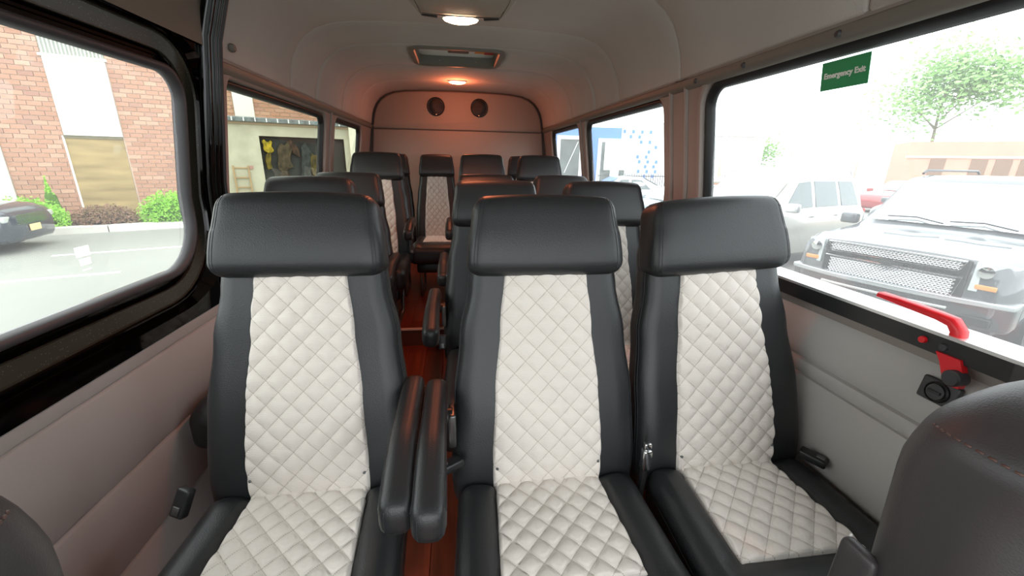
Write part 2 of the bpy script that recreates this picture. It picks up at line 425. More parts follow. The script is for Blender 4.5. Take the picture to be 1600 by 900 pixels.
# --- sliding door with its gloss black window frame
door = sempty('door_1', 'sliding side door with a glossy black window frame')
dh = (-.62, 1.655, .915, 1.553); dr = (.17, .09, .1, .16)
window_ring(-1, dh, dr, [(.0, .05), (-.004, .035), (.002, .018), (.012, .012), (.022, .016), (.026, .03)]).build('rubber_seal', M['darkgrey'], door, smooth=60)
window_ring(-1, dh, dr, [(.026, .03), (.030, .060), (.052, .062), (.056, .050), (.060, .046)]).build('inner_frame', M['gloss'], door, smooth=40)
window_ring(-1, dh, dr, [(.060, .046), (.0615, .040), (.064, .040), (.066, .044), (.108, .040), (.111, .034)]).build('flaked_frame', M['flake'], door, smooth=40)
window_ring(-1, dh, dr, [(.111, .034), (.114, .026), (.117, .026), (.120, .034), (.124, .034)], (Y_FRONT, 1.785, .733, 1.672), .0).build('outer_frame', M['gloss'], door, smooth=40)
struct(door)
win6 = sempty('window_6', 'sliding door window, brick building outside')
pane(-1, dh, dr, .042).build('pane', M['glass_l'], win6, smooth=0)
mb = MB()   # small etched mark on the glass
mb.box(wx(-1, 1.04, .041) , wx(-1, 1.04, .0415), 1.185, 1.23, 1.035, 1.062).box(wx(-1, 1.0, .041), wx(-1, 1.0, .0415), 1.19, 1.225, 1.012, 1.030).box(wx(-1, .99, .041), wx(-1, .99, .0415), 1.192, 1.22, .998, 1.002)
mb.build('etched_mark', glass_mat('etched_glass', (1, .97, .95), haze=.30), win6, smooth=0)
# header board above the door
mb = MB(); g = []
for k in range(9):
    z = lerp(1.685, 1.97, k / 8); g.append(wx(-1, z, .02 - .0))
vs = []
for k in range(9):
    z = lerp(1.665, 1.97, k / 8); x = X0 - (half(z) - .012 + .02 * (k / 8))
    vs += [(x, Y_FRONT, z), (x, 1.76, z)]
mb.add(vs, [(2 * k, 2 * k + 1, 2 * k + 3, 2 * k + 2) for k in range(8)]).build('header_board', M['door_top'], door, smooth=60)
# gloss door post: three rounded ribs from floor to roof
for (yy, r, mm, o) in ((1.755, .020, 'gloss', -.004), (1.792, .014, 'gloss', -.010), (1.818, .011, 'gloss', -.012), (1.836, .009, 'rubber', -.016)):
    pts = [(X0 - (lin_tab([(0, 1.0), (1.15, 1.0), (1.7, .92), (1.85, .87), (1.99, .80)], z) + o), yy, z) for z in [i * .1 for i in range(0, 18)] + [1.75, 1.8, 1.85, 1.9, 1.95, 1.99]]
    MB().tube(pts, r, 10).build('door_post_rib', M[mm], door, smooth=180)
mb = MB(); vs = []
zs = [0, .3, .6, .9, 1.15, 1.4, 1.6, 1.7, 1.8, 1.9, 1.99]
for z in zs:
    h = lin_tab([(0, 1.0), (1.15, 1.0), (1.7, .925), (1.85, .885), (1.99, .82)], z) + .006
    vs += [(X0 - h, 1.74, z), (X0 - h, 1.845, z)]
mb.add(vs, [(2 * k, 2 * k + 1, 2 * k + 3, 2 * k + 2) for k in range(len(zs) - 1)]).build('door_post', M['gloss'], door)

# --- ceiling (headliner shells)
ceil = sempty('ceiling', 'grey fabric headliner with curved sides')
CP = [(.930, 1.648), (.921, 1.658), (.915, 1.70), (.905, 1.75), (.888, 1.80), (.862, 1.85), (.82, 1.90), (.76, 1.94), (.68, 1.968), (.56, 1.984), (.40, 1.992), (.2, 1.996), (0, 1.997)]
def arch(scale=1.0, side_from=0, dz=0):
    r = [(X0 + h * scale, z + dz) for h, z in CP]; l = [(X0 - h * scale, z + dz) for h, z in CP[::-1][1:]]
    if side_from: l = l[:-side_from]
    return r + l
def shell(pts, y0, y1, parent, name='headliner_panel', lip=.014):
    n = 6; ys = [y0, y0 + .004, y0 + .012] + [lerp(y0 + .012, y1 - .012, k / n) for k in range(1, n)] + [y1 - .012, y1 - .004, y1]
    inset = [.012, .003, 0] + [0] * (n - 1) + [0, .003, .012]
    mb = MB(); vs = []; m_ = len(pts)
    cx, cz = X0, 1.4
    for y, i_ in zip(ys, inset):
        for x, z in pts:
            d = Vector((x - cx, z - cz)).normalized(); vs.append((x + d.x * i_, y, z + d.y * i_))
    fs = [(a * m_ + j, a * m_ + j + 1, (a + 1) * m_ + j + 1, (a + 1) * m_ + j) for a in range(len(ys) - 1) for j in range(m_ - 1)]
    mb.add(vs, fs)
    o = mb.build(name, M['headliner'], parent, smooth=60)
    sm = o.modifiers.new('s', 'SOLIDIFY'); sm.thickness = .03; sm.offset = -1
    return o
fa = arch(side_from=7)
HX = (-.265, .315, 3.04, 3.53)    # roof hatch opening
shell(fa, Y_FRONT, 1.0, ceil); shell(fa, 1.0, 1.85, ceil)
shell(arch(), 1.85, 2.55, ceil)
# section holding the hatch is split round the opening
def shell_cut(y0, y1):
    pts = arch()
    ys = [y0, y0 + .012, HX[2], (HX[2] + HX[3]) / 2, HX[3], y1 - .012, y1]; inset = [.012, 0, 0, 0, 0, 0, .012]
    dense = []
    for (x, z), (x2, z2) in zip(pts, pts[1:]): dense.append((x, z))
    dense.append(pts[-1])
    for xx in (HX[0], HX[1]): dense.append((xx, 1.997 - .0))
    dense.sort(key=lambda p: (-p[0]) if p[1] > 1.9 else (-p[0] - (0)))
    # keep arch order: right wall up, across, left wall down
    rgt = [p for p in pts if p[1] < 1.99 and p[0] > X0]; lft = [p for p in pts if p[1] < 1.99 and p[0] < X0]
    mid = sorted([p for p in pts if p[1] >= 1.99] + [(HX[0], 1.9955), (HX[1], 1.9955)], key=lambda p: -p[0])
    P_ = rgt + mid + lft; m_ = len(P_); vs = []
    for y, i_ in zip(ys, inset):
        for x, z in P_:
            d = Vector((x - X0, z - 1.4)).normalized(); vs.append((x + d.x * i_, y, z + d.y * i_))
    fs = []
    for a in range(len(ys) - 1):
        for j in range(m_ - 1):
            xm = (P_[j][0] + P_[j + 1][0]) / 2; ym = (ys[a] + ys[a + 1]) / 2
            if HX[0] < xm < HX[1] and HX[2] < ym < HX[3] and P_[j][1] > 1.9: continue
            fs.append((a * m_ + j, a * m_ + j + 1, (a + 1) * m_ + j + 1, (a + 1) * m_ + j))
    o = MB().add(vs, fs).build('headliner_panel', M['headliner'], ceil, smooth=60)
    sm = o.modifiers.new('s', 'SOLIDIFY'); sm.thickness = .03; sm.offset = -1
shell(arch(), 2.55, 2.98, ceil)
shell_cut(2.98, 3.6)
shell(arch(), 3.6, 4.2, ceil); shell(arch(), 4.2, Y_BACK, ceil)
# opaque roof skin over everything
ro = MB(); pts = [(X0 + h, z) for h, z in ((1.0, 1.68), (.99, 1.86), (.93, 2.02), (.8, 2.09), (.5, 2.13), (0, 2.14), (-.5, 2.13), (-.8, 2.09), (-.93, 2.02), (-.99, 1.86), (-1.0, 1.68))]
vs = []; n = len(pts)
for y in (Y_FRONT - .05, Y_BACK + .15): vs += [(x, y, z) for x, z in pts]
ro.add(vs, [(j, j + 1, n + j + 1, n + j) for j in range(n - 1)])
o = ro.build('roof', M['gloss'], None, smooth=60); struct(o, 'outer roof skin of the van'); sm = o.modifiers.new('s', 'SOLIDIFY'); sm.thickness = .01
# outer body skin below and between the windows
for side, par in ((1, wr), (-1, wl)):
    mb = MB(); x = X0 + side * 1.075
    mb.box(min(x, x + side * .02), max(x, x + side * .02), Y_FRONT, Y_BACK + .1, -.15, .90)
    mb.build('outer_skin', M['gloss'], par, smooth=0)
ycuts = {1: [(1.72, 1.98), (3.30, 3.42), (4.47, 4.9), (-1.0, -.6)], -1: [(1.66, 1.94), (3.22, 3.42), (4.38, 4.9), (-1.0, -.68)]}
for side, par in ((1, wr), (-1, wl)):
    for a, b in ycuts[side]:
        mb = MB(); vs = []
        for z in (.9, 1.15, 1.66): vs += [(wx(side, z, .055), a, z), (wx(side, z, .055), b, z)]
        mb.add(vs, [(0, 1, 3, 2), (2, 3, 5, 4)]).build('outer_pillar', M['gloss'], par, smooth=0)
for side, par in ((1, wr), (-1, wl)):
    mb = MB(); vs = [(wx(side, z, .055), y, z) for z in (1.60, 1.72) for y in (Y_FRONT, 4.9)]
    mb.add(vs, [(0, 1, 3, 2)]).build('outer_header', M['gloss'], par, smooth=0)

# --- back wall
bw = sempty('wall_back', 'taupe padded rear wall of the van with two round speakers')
def back_piece(pts, y, m, th=.03, name='wall_panel', bev=.012):
    mb = MB(); n = len(pts); cx = sum(p[0] for p in pts) / n; cz = sum(p[1] for p in pts) / n
    rings = []
    for (ins, yy) in ((0, y + th), (0, y + bev), (bev * .3, y + bev * .3), (bev, y)):
        g = []
        for i, (x, z) in enumerate(pts):
            a = Vector(pts[i - 1]); b = Vector(pts[(i + 1) % n]); t = (b - a).normalized(); nn = Vector((t.y, -t.x))
            if nn.dot(Vector((cx - x, cz - z))) < 0: nn = -nn
            g.append((x + nn.x * ins, yy, z + nn.y * ins))
        rings.append(g)
    vs = [p for g in rings for p in g]
    fs = [(a * n + j, a * n + (j + 1) % n, (a + 1) * n + (j + 1) % n, (a + 1) * n + j) for a in range(3) for j in range(n)] + [tuple(3 * n + j for j in range(n))]
    mb.add(vs, fs); return mb.build(name, m, bw, smooth=50)
inner = arch(.975, 0, -.012)
side_low = lambda z: X0 - 0 + (half(z) - .045)
up = [(x, z) for x, z in inner if z > 1.62]
zs_ = 1.605
upper = [(X0 + .90, zs_)] + up + [(X0 - .90, zs_)]
back_piece(upper, Y_BACK - .03, M['backwall'])
lower = [(X0 + .965, 0.14), (X0 + .965, 1.1), (X0 + .93, 1.35), (X0 + .903, zs_ - .006), (X0 - .903, zs_ - .006), (X0 - .93, 1.35), (X0 - .965, 1.1), (X0 - .965, .14)]
back_piece(lower, Y_BACK - .03, M['backwall'])
MB().box(X0 - 1.05, X0 + 1.05, Y_BACK + .0, Y_BACK + .05, -.1, 2.1).build('backing_board', M['crease'], bw, smooth=0)

# --- ceiling objects
def lamp(x, y, z, label, r=.078, power=1.0, kind='SPOT'):
    t = thing('ceiling_lamp', label, 'lamp', (x, y, z), group=None)
    MB().lathe([(r * .9, .012), (r * 1.12, .006), (r * 1.12, .0), (r * 1.02, -.008), (r * .98, -.006)], (0, 0, 0), 'Z', 32, 1, .55).build('lamp_rim', M['white_plastic'], t)
    MB().lathe([(r, -.004), (r * .93, -.014), (r * .6, -.022), (0.004, -.025)], (0, 0, 0), 'Z', 32, 1, .55).build('lamp_lens', M['lens'], t)
    ld = bpy.data.lights.new('lamp_light', kind); ld.energy = LAMP_POWER * power; ld.color = LAMP_COL; ld.shadow_soft_size = .05
    if kind == 'SPOT': ld.spot_size = R(172); ld.spot_blend = .6
    l = link('lamp_light', ld, t, (0, 0, -.05)); return t
t = thing('overhead_console', 'beige overhead console hanging from the roof above the first row', 'console', (.035, 1.0, 1.99))
def con_w(x, y, z):
    k = smooth(.30, 1.16, y); return (x * lerp(1.0, .80, k * k), y, z + .035 * smooth(.85, 1.18, y))
MB().rbox(.24, 1.15, .062, .04, (0, 0, -.055), n=(10, 20, 2), warp=con_w).build('housing', M['beige_plastic'], t, smooth=180)
mb = MB(); pts = []
for k in range(17):
    a = R(180 * k / 16); pts.append((-.165 * math.cos(a), .98 + .055 * math.sin(a), -.1175 + .004 + .012 * math.sin(a)))
mb.tube([(-.19, -.6, -.1165)] + [(-.18, .8, -.1150)] + pts + [(.18, .8, -.1150), (.19, -.6, -.1165)], .0025, 6).build('lid_seam', M['crease'], t, smooth=180)
for s in (-1, 1):
    MB().rbox(.035, .005, .006, .002, (0, 0, 0), n=(2, 1, 1)).build('vent_slit', M['plastic'], t, (s * .135, 1.075, -.092), (0, 0, -s * .35))
lamp(.035, 2.10, 1.903, 'glowing oval ceiling lamp at the rear end of the overhead console')
lamp(.030, 4.2, 1.993, 'glowing oval ceiling lamp further back, above the two speakers', power=.5, kind='POINT')

hx = (HX[0] + HX[1]) / 2; hy = (HX[2] + HX[3]) / 2
t = thing('roof_hatch', 'recessed roof hatch with grey frame and white lid in the ceiling', 'hatch', (hx, hy, 1.99))
def frame_ring(w_, h_, prof, name, m, par, nc=6):
    mb = MB(); loops = []
    for d, z in prof:
        l = []
        for i, (sx, sy) in enumerate(((1, -1), (1, 1), (-1, 1), (-1, -1))):
            r0 = .06
            for j in range(nc + 1):
                a = R(-90 + 90 * i + 90 * j / nc); l.append((sx * (w_ - r0) + math.cos(a) * (r0 + d), sy * (h_ - r0) + math.sin(a) * (r0 + d), z))
        loops.append(l)
    n = len(loops[0]); mb.add([p for l in loops for p in l], [(a * n + j, (a + 1) * n + j, (a + 1) * n + (j + 1) % n, a * n + (j + 1) % n) for a in range(len(loops) - 1) for j in range(n)])
    return mb.build(name, m, par, smooth=40)
wW = (HX[1] - HX[0]) / 2; wH = (HX[3] - HX[2]) / 2
frame_ring(wW, wH, [(.03, .012), (.03, .0), (.024, -.008), (-.004, -.008), (-.012, .0), (-.016, .062)], 'hatch_frame', M['grey_plastic'], t)
MB().box(-wW, wW, -wH, wH, .060, .07).build('hatch_lid', mat('hatch_lid_white', (.75, .74, .70), .6), t, smooth=0)
MB().rbox(.075, .03, .012, .006, (0.01, .02, .052), n=(2, 2, 1)).build('hatch_handle', M['steel'], t)
MB().box(.13, .20, .0, .10, .0575, .0595).build('warning_sticker', M['orange'], t, smooth=0)
MB().box(.20, .27, .0, .12, .0575, .0595).build('warning_sticker', M['red_sticker'], t, smooth=0)
for sx in (-.13, .15): MB().lathe([(.006, 0), (.006, -.006), (.002, -.008)], (sx, wH - .012, .03), 'Z', 10).build('hatch_screw', M['chrome'], t)

for (x, lab) in ((-.195, 'round black speaker, left one on the rear wall'), (.262, 'round black speaker, right one on the rear wall')):
    t = thing('speaker', lab, 'speaker', (x, Y_BACK - .03, 1.835))
    MB().lathe([(.092, .0), (.092, -.012), (.086, -.016), (.080, -.012), (.078, -.004)], ax='Y', n=32).build('speaker_rim', M['plastic'], t)
    MB().lathe([(.08, -.002), (.06, -.010), (.03, -.02), (.001, -.022)], ax='Y', n=32).build('speaker_grille', mat('speaker_mesh', (.012, .009, .009), .25, bump=(220, .6, 'voronoi')), t)
    MB().lathe([(.006, -.014), (.005, -.02), (.001, -.021)], (0, 0, -.08), 'Y', 10).build('speaker_screw', M['chrome'], t)

# --- coat button on the left headliner
t = MB().lathe([(.0, -.012), (.011, -.012), (.015, -.006), (.016, .004)], (0, 0, 0), 'X', 16).build('headliner_clip', M['grey_plastic'], None, (X0 - .905, 1.925, 1.70), (0, 0, R(180))); tag(t, 'small round grey clip on the left headliner corner by the door post', 'clip')

# --- emergency exit sticker (on the window), handle, socket
def text_mesh(txt, size, name, m, parent, loc, rot, ext=.0004, bold=.0):
    c = bpy.data.curves.new(name, 'FONT'); c.body = txt; c.size = size; c.extrude = ext; c.offset = bold; c.align_x = 'CENTER'; c.align_y = 'CENTER'; c.resolution_u = 3
    tmp = bpy.data.objects.new(name, c); COL.objects.link(tmp)
    dg = bpy.context.evaluated_depsgraph_get(); me = bpy.data.meshes.new_from_object(tmp.evaluated_get(dg)); bpy.data.objects.remove(tmp)
    me.materials.clear(); me.materials.append(m); return link(name, me, parent, loc, rot)
zc_ = 1.54; tilt = math.atan(.145)
t = thing('emergency_exit_sign', 'green Emergency Exit sticker at the top of the right front window', 'sign', (wx(1, zc_, .036), 1.082, zc_ - .0), (0, -tilt, 0))
MB().box(-.0008, .0008, -.071, .071, -.036, .036).build('sign_plate', M['green'], t, smooth=0)
text_mesh('Emergency Exit', .0196, 'lettering', M['white_ink'], t, (-.0016, 0, .0), (R(90), 0, R(-90)), bold=.0007)

t = thing('emergency_release', 'bright red emergency window release handle on the black rail', 'handle', (1.030, .676, .942))
hp = [(.0, .150, .062), (.0, .10, .060), (.0, .02, .056), (.0, -.008, .052), (.0, -.022, .036), (.0, -.024, .015), (.0, -.020, -.01)]
def flat_sweep(pts, wx_, wt, mb):
    """ribbon-like bar in the y-z plane: half width wx_ across x, half thickness wt in plane"""
    vs = []; n = len(pts)
    for i, p in enumerate(pts):
        a = Vector(pts[max(0, i - 1)]); b = Vector(pts[min(n - 1, i + 1)]); t_ = (b - a).normalized(); nn = Vector((0, -t_.z, t_.y)); p = Vector(p)
        wwt = wt[i] if isinstance(wt, list) else wt
        for sx, sn in ((-1, -.6), (-.6, -1), (.6, -1), (1, -.6), (1, .6), (.6, 1), (-.6, 1), (-1, .6)):
            vs.append(p + Vector((sx * wx_, 0, 0)) + nn * sn * wwt)
    fs = [(i * 8 + j, i * 8 + (j + 1) % 8, (i + 1) * 8 + (j + 1) % 8, (i + 1) * 8 + j) for i in range(n - 1) for j in range(8)] + [tuple(range(8))[::-1], tuple((n - 1) * 8 + j for j in range(8))]
    mb.add(vs, fs); return mb
flat_sweep(hp, .013, [.007, .008, .009, .011, .012, .013, .012], MB()).build('lever', M['red'], t, smooth=60)
MB().prism([(-.055, -.012), (-.010, -.012), (-.022, -.03), (-.036, -.062), (-.046, -.072), (-.068, -.07), (-.072, -.05)], -.024, -.010, 'X').build('lever_bracket', M['red'], t, smooth=0)
MB().lathe([(.001, -.040), (.014, -.040), (.017, -.036), (.017, -.012)], (0, -.058, -.050), 'X', 20).build('pivot_knob', M['darkgrey'], t)
MB().lathe([(.001, -.024), (.007, -.024), (.008, -.02), (.008, -.008)], (0, .022, -.0), 'X', 16).build('red_plug', M['red'], t)
MB().lathe([(.001, -.023), (.007, -.023), (.008, -.02), (.008, -.008)], (0, -.018, -.0), 'X', 16).build('rail_bolt', M['darkgrey'], t)

t = thing('wall_socket', 'square dark wall socket with round cover below the red handle', 'socket', (1.030, .650, .838), (0, R(-82), 0))
MB().rbox(.026, .036, .006, .005, (0, 0, .0), n=(3, 3, 1)).build('socket_plate', M['darkgrey'], t)
MB().lathe([(.024, .004), (.023, .010), (.020, .012), (.019, .008)], n=28).build('socket_ring', M['plastic'], t)
MB().lathe([(.018, .006), (.017, .013), (.001, .014)], n=24).build('socket_cap', M['darkgrey'], t)
MB().rbox(.003, .012, .003, .001, (0, 0, .0145), n=(1, 2, 1)).build('cap_grip', M['plastic'], t)

# ------------------------------------------------------------------ passenger seats
TILT = 13.8
W_TAB = [(-.06, .256), (.05, .259), (.25, .249), (.42, .231), (.56, .206), (.62, .199), (.8, .190)]
Q_TAB = [(-.06, .150), (.1, .151), (.28, .142), (.45, .126), (.6, .112)]
def wz(z): return interp(W_TAB, z)
def qz(z): return interp(Q_TAB, z)
def back_warp(x, y, z):
    k = wz(z) / .22; X = x * k
    if y < 0:
        ax = abs(X); q = qz(z); f = smooth(0, -.03, y)
        bol = .020 * math.sin(math.pi * min(1, max(0, (ax - q) / (wz(z) - q)))) * (1 - .35 * smooth(.35, .6, z))
        groove = -.008 * math.exp(-((ax - q) / .006) ** 2)
        y = y - f * (bol + groove) + (f * .012 if ax < q else 0)
    y += .03 * smooth(.1, -.08, z) * .5 - .012 * math.sin(math.pi * smooth(-.05, .45, z))
    return (X, y, z)
def head_warp(x, y, z):
    s = lerp(1.03, .93, smooth(-.1, .11, z - .70))
    if y < -.0: y -= .012 * math.cos(max(-1, min(1, (z - .69) / .11)) * 1.2)
    y += .012 * smooth(.6, .8, z)
    return (x * s, y, z - .008 * (x / .2) ** 2 * (1 if z > .7 else -.3))
def cush_warp(x, y, z):
    # local: y 0 at the hinge, going to -.53 in front
    s = lerp(.985, 1.05, smooth(0, -.45, y)); X = x * s; ax = abs(X)
    q = lerp(.146, .160, smooth(0, -.3, y))
    if z > -.04:
        f = smooth(-.05, -.0, z)
        bol = .009 * math.sin(math.pi * min(1, max(0, (ax - q) / (.25 - q)))) - .008 * math.exp(-((ax - q) / .006) ** 2) * (1 if y > -.29 else 0)
        inq = -.012 if (ax < q and y > -.285) else 0
        front = -.006 * math.exp(-((y + .29) / .006) ** 2) * (1 if ax < .2 else 0)
        z += f * (bol + inq + front + .012 * smooth(-.25, -.4, y) - .02 * smooth(-.44, -.53, y))
    return (X, y, z)

def quilt_mesh(name, wfun, b0, b1, place, nx=88, nz=176, dw=.060, dh=.062, amp=.0098):
    mb = MB()
    for j in range(nz + 1):
        b = lerp(b0, b1, j / nz); w_ = wfun(b)
        for i in range(nx + 1):
            u = -1 + 2 * i / nx; a = u * w_
            p = a / dw + (b - b0) / dh; q = a / dw - (b - b0) / dh
            pf = (abs(math.sin(math.pi * p)) * abs(math.sin(math.pi * q))) ** .5
            edge = min(1, (1 - abs(u)) * w_ / .006, (b - b0) / .006 + .0, (b1 - b) / .006)
            e = max(0, edge); mb.attr.append((p, q, 0.0))
            h = amp * pf * e - .010 * (1 - e) ** 2
            mb.v.append(place(a, b, h, u))
    for j in range(nz):
        for i in range(nx):
            k = j * (nx + 1) + i; mb.f.append((k, k + 1, k + nx + 2, k + nx + 1))
    return mb
def seam_path(P, pts): return [P(*p) for p in pts]

def make_seat(label, group):
    root = thing('passenger_seat', label, 'seat', (0, 0, 0), group=group)
    # hinge at z=.445 above the floor
    HZ = .445
    br = (R(-TILT), 0, 0)
    back = MB().rbox(.22, .06, .375, .042, (0, .065, .315), n=(44, 3, 30), warp=back_warp).build('backrest', M['leather'], root, (0, 0, HZ), br, smooth=180)
    def place(a, b, h, u):
        y = .0 - .012 * math.sin(math.pi * smooth(-.05, .45, b)) - .006 * (1 - u * u) - h + .03 * smooth(.1, -.08, b) * .5
        return (a, y, b)
    quilt_mesh('q', qz, -.015, .606, place).build('quilted_panel', M['quilt'], back, smooth=180, attr=True)
    head = MB().rbox(.203, .058, .108, .037, (0, .027, .69), n=(16, 2, 6), warp=head_warp, k=5).build('headrest', M['leather'], back, smooth=180)
    HP = rmap(.203, .058, .108, .037, (0, .027, .69), head_warp)
    for sx in (-1, 1):
        for xx in (.180, .191):
            zz = [-.108 + .216 * k / 14 for k in range(15)]
            path = [HP(sx * xx, -.058, z) for z in zz] + [HP(sx * xx, y, .108) for y in (-.04, -.02, 0, .02)]
            MB().tube(path, .0011, 5).build('headrest_seam', M['thread'], back, smooth=180)
    BP = rmap(.22, .06, .375, .042, (0, .065, .315), back_warp)
    for sx in (-1, 1):
        for yy in (-.030, -.018):
            MB().tube([BP(sx * .22, yy, -.30 + .60 * k / 24) for k in range(25)], .0011, 5).build('side_seam', M['thread'], back, smooth=180)
    for sx in (-1, 1):
        MB().lathe([(.004, 0), (.004, -.008), (.0015, -.010)], (sx * .139, -.004, .07), 'Y', 8).build('upholstery_stud', M['steel'], back)
    # cushion
    cu = MB().rbox(.25, .275, .075, .038, (0, -.255, 0), n=(40, 26, 3), warp=cush_warp).build('cushion', M['leather'], root, (0, 0, .395), None, smooth=180)
    def place2(a, b, h, u):
        return (a, -b, .0745 + h + .004 * (1 - u * u) - .004)
    quilt_mesh('q', lambda b: lerp(.145, .158, smooth(0, .3, b)), -.012, .283, place2, nx=88, nz=88).build('quilted_panel', M['quilt'], cu, smooth=180, attr=True)
    CPm = rmap(.25, .275, .075, .038, (0, -.255, 0), cush_warp); mb = MB()
    for zz in (.05, ):
        mb.tube([CPm(-.25, .2 - .44 * k / 12, zz - .02) for k in range(13)] + [CPm(x, -.275, zz - .02) for x in (-.2, -.1, 0, .1, .2)] + [CPm(.25, -.24 + .44 * k / 12, zz - .02) for k in range(13)], .0013, 5)
    mb.build('cushion_seam', M['thread'], cu, smooth=180)
    # steel frame
    MB().rbox(.21, .22, .045, .02, (0, -.24, .275), n=(4, 4, 2)).build('seat_base', M['plastic'], root)
    for sx in (-1, 1):
        MB().tube([(sx * .17, -.43, .25), (sx * .17, -.42, .035), (sx * .17, -.40, .014), (sx * .17, -.06, .014), (sx * .17, -.04, .035), (sx * .17, -.05, .25)], .014, 8).build('leg', M['steel'], root, smooth=180)
    return root

def make_armrest(root, s):
    def aw(x, y, z):
        bend = -.048 * smooth(-.02, -.25, y)
        k = lerp(.94, 1.08, smooth(.1, -.22, y))
        return (x * k, y, z * k + bend)
    arm = MB().rbox(.031, .215, .036, .024, n=(4, 16, 3), warp=aw).build('armrest', M['leather'], root, ((.267 if s > 0 else -.296), -.085, .70), (0, 0, 0), smooth=180)
    AP = rmap(.031, .215, .036, .024, (0, 0, 0), aw)
    for sx in (-1, 1):
        for zz in (.016, .024):
            MB().tube([AP(sx * .031, -.19 + .38 * k / 20, zz) for k in range(21)], .0009, 5).build('armrest_seam', M['thread'], arm, smooth=180)
        MB().tube([AP(sx * .020, -.215, -.03 + .055 * k / 6) for k in range(7)], .0009, 5).build('armrest_seam', M['thread'], arm, smooth=180)
    MB().rbox(.010, .03, .05, .006, (s * .255, .06, .62), n=(2, 2, 3)).build('armrest_bracket', M['steel'], root)
    MB().lathe([(.02, -.012), (.022, -.01), (.022, .01), (.02, .012)], (s * .266, .055, .655), 'X', 16).build('armrest_pivot', M['plastic'], root)
    return arm
def make_buckle(root, loc, rot, tall=False, chrome=True):
    b = MB().rbox(.018, .034, .012, .006, n=(3, 4, 1)).build('belt_buckle', M['plastic'], root, loc, rot)
    MB().rbox(.009, .010, .003, .0015, (0, -.016, .0125), n=(1, 1, 1)).build('release_button', M['steel'], b)
    return b
def copy_tree(o, parent=None):
    c = o.copy(); COL.objects.link(c)
    if parent: c.parent = parent; c.matrix_parent_inverse = o.matrix_parent_inverse
    for ch in list(o.children): copy_tree(ch, c)
    return c

G = {1: 'first row seats', 2: 'second row seats', 3: 'third row seats', 4: 'fourth row seats on the raised floor', 5: 'rear bench row seats'}
# (x, y hinge, z floor, armrest side, label, row, lean)
YR = {1: .885, 2: 1.72, 3: 2.50, 4: 3.20, 5: 3.93}
seats = [
    (-.393, YR[1] + .025, 0, 1, 'front left black leather seat with cream quilted panel, nearest beside the sliding door', 1, 0),
    (.232, YR[1], 0, -1, 'front middle black leather seat with cream quilted panel, right of the aisle', 1, 0),
    (.762, YR[1], 0, 0, 'front right black leather seat with cream quilted panel by the large right window', 1, -3.5),
    (-.660, YR[2] + .11, 0, 1, 'left seat directly behind the front left one, only its black headrest rim showing', 2, 0),
    (.178, YR[2], 0, -1, 'middle seat directly behind the front middle seat, headrest top lit reddish', 2, 0),
    (.690, YR[2], 0, 0, 'right seat seen between the front middle and front right seats, quilt partly showing', 2, 0),
    (-.655, YR[3], 0, 1, 'third left seat from the front, beside the left wall below the middle window', 3, 0),
    (.190, YR[3], 0, -1, 'third middle seat from the front, a thin headrest strip above the reddish one', 3, 0),
    (.680, YR[3], 0, 0, 'third right seat from the front, headrest below the rearmost right window', 3, 0),
    (-.600, YR[4], Z_STEP, 1, 'left seat on the raised rear floor with cream quilted strip and armrest', 4, 0),
    (.205, YR[4], Z_STEP, -1, 'middle seat on the raised rear floor, plain black headrest only showing', 4, 0),
    (.668, YR[4], Z_STEP, 0, 'right seat on the raised rear floor, tall headrest against the right window', 4, 0),
    (-.600, YR[5], Z_STEP, 0, 'leftmost seat of the rear row, mostly hidden behind the raised left seat', 5, 0),
    (-.180, YR[5], Z_STEP, 0, 'rear row seat in full view at the end of the aisle, cream quilt', 5, 0),
    (.235, YR[5], Z_STEP, 0, 'rear row seat hidden behind the raised middle seat headrest', 5, 0),
    (.665, YR[5], Z_STEP, 0, 'rightmost seat of the rear row, dark edge showing beside the tall right headrest', 5, 0),
]
proto = None
for (x, y, z, arm, lab, row, lean) in seats:
    if proto is None: s = proto = make_seat(lab, G[row])
    else: s = None
    if s is None: s = copy_tree(proto_clean) if False else copy_tree(proto)
    s['label'] = lab; s['group'] = G[row]
    s.location = (x, y, z)
    if row == 5: s.scale = (.80, 1, 1)
    elif row == 4: s.scale = (.88 if x > 0 else .95, 1, 1)
    elif row in (2, 3) and x > 0: s.scale = (.965 if row == 2 else .93, 1, 1)
    for ch in s.children:
        if ch.name.startswith('backrest') and lean: ch.rotation_euler = (R(-TILT), R(lean), 0)
    seats_arm = arm
    s['arm_side'] = arm
    if s is not proto or True: pass
allseats = [o for o in list(COL.objects) if o.name.startswith('passenger_seat')]
arm_src = {}
for s in allseats:
    a = s['arm_side']; del s['arm_side']
    if not a: continue
    if a not in arm_src:
        before = set(COL.objects); make_armrest(s, a); arm_src[a] = [o for o in COL.objects if o not in before and o.parent == s]
    else:
        for o in arm_src[a]: copy_tree(o, s)
def seat_no(k): return allseats[k]
# buckles and latches on the first row
make_buckle(seat_no(0), (-.272, -.035, .505), (R(65), R(8), R(-20)))
make_buckle(seat_no(1), (-.262, .0, .545), (R(10), R(-6), R(-70)))
MB().rbox(.012, .03, .02, .004, n=(1, 2, 1)).build('buckle_bracket', M['chrome'], seat_no(1), (-.292, .01, .555), (R(20), 0, 0))
make_buckle(seat_no(2), (.235, -.035, .505), (R(5), R(0), R(35)))
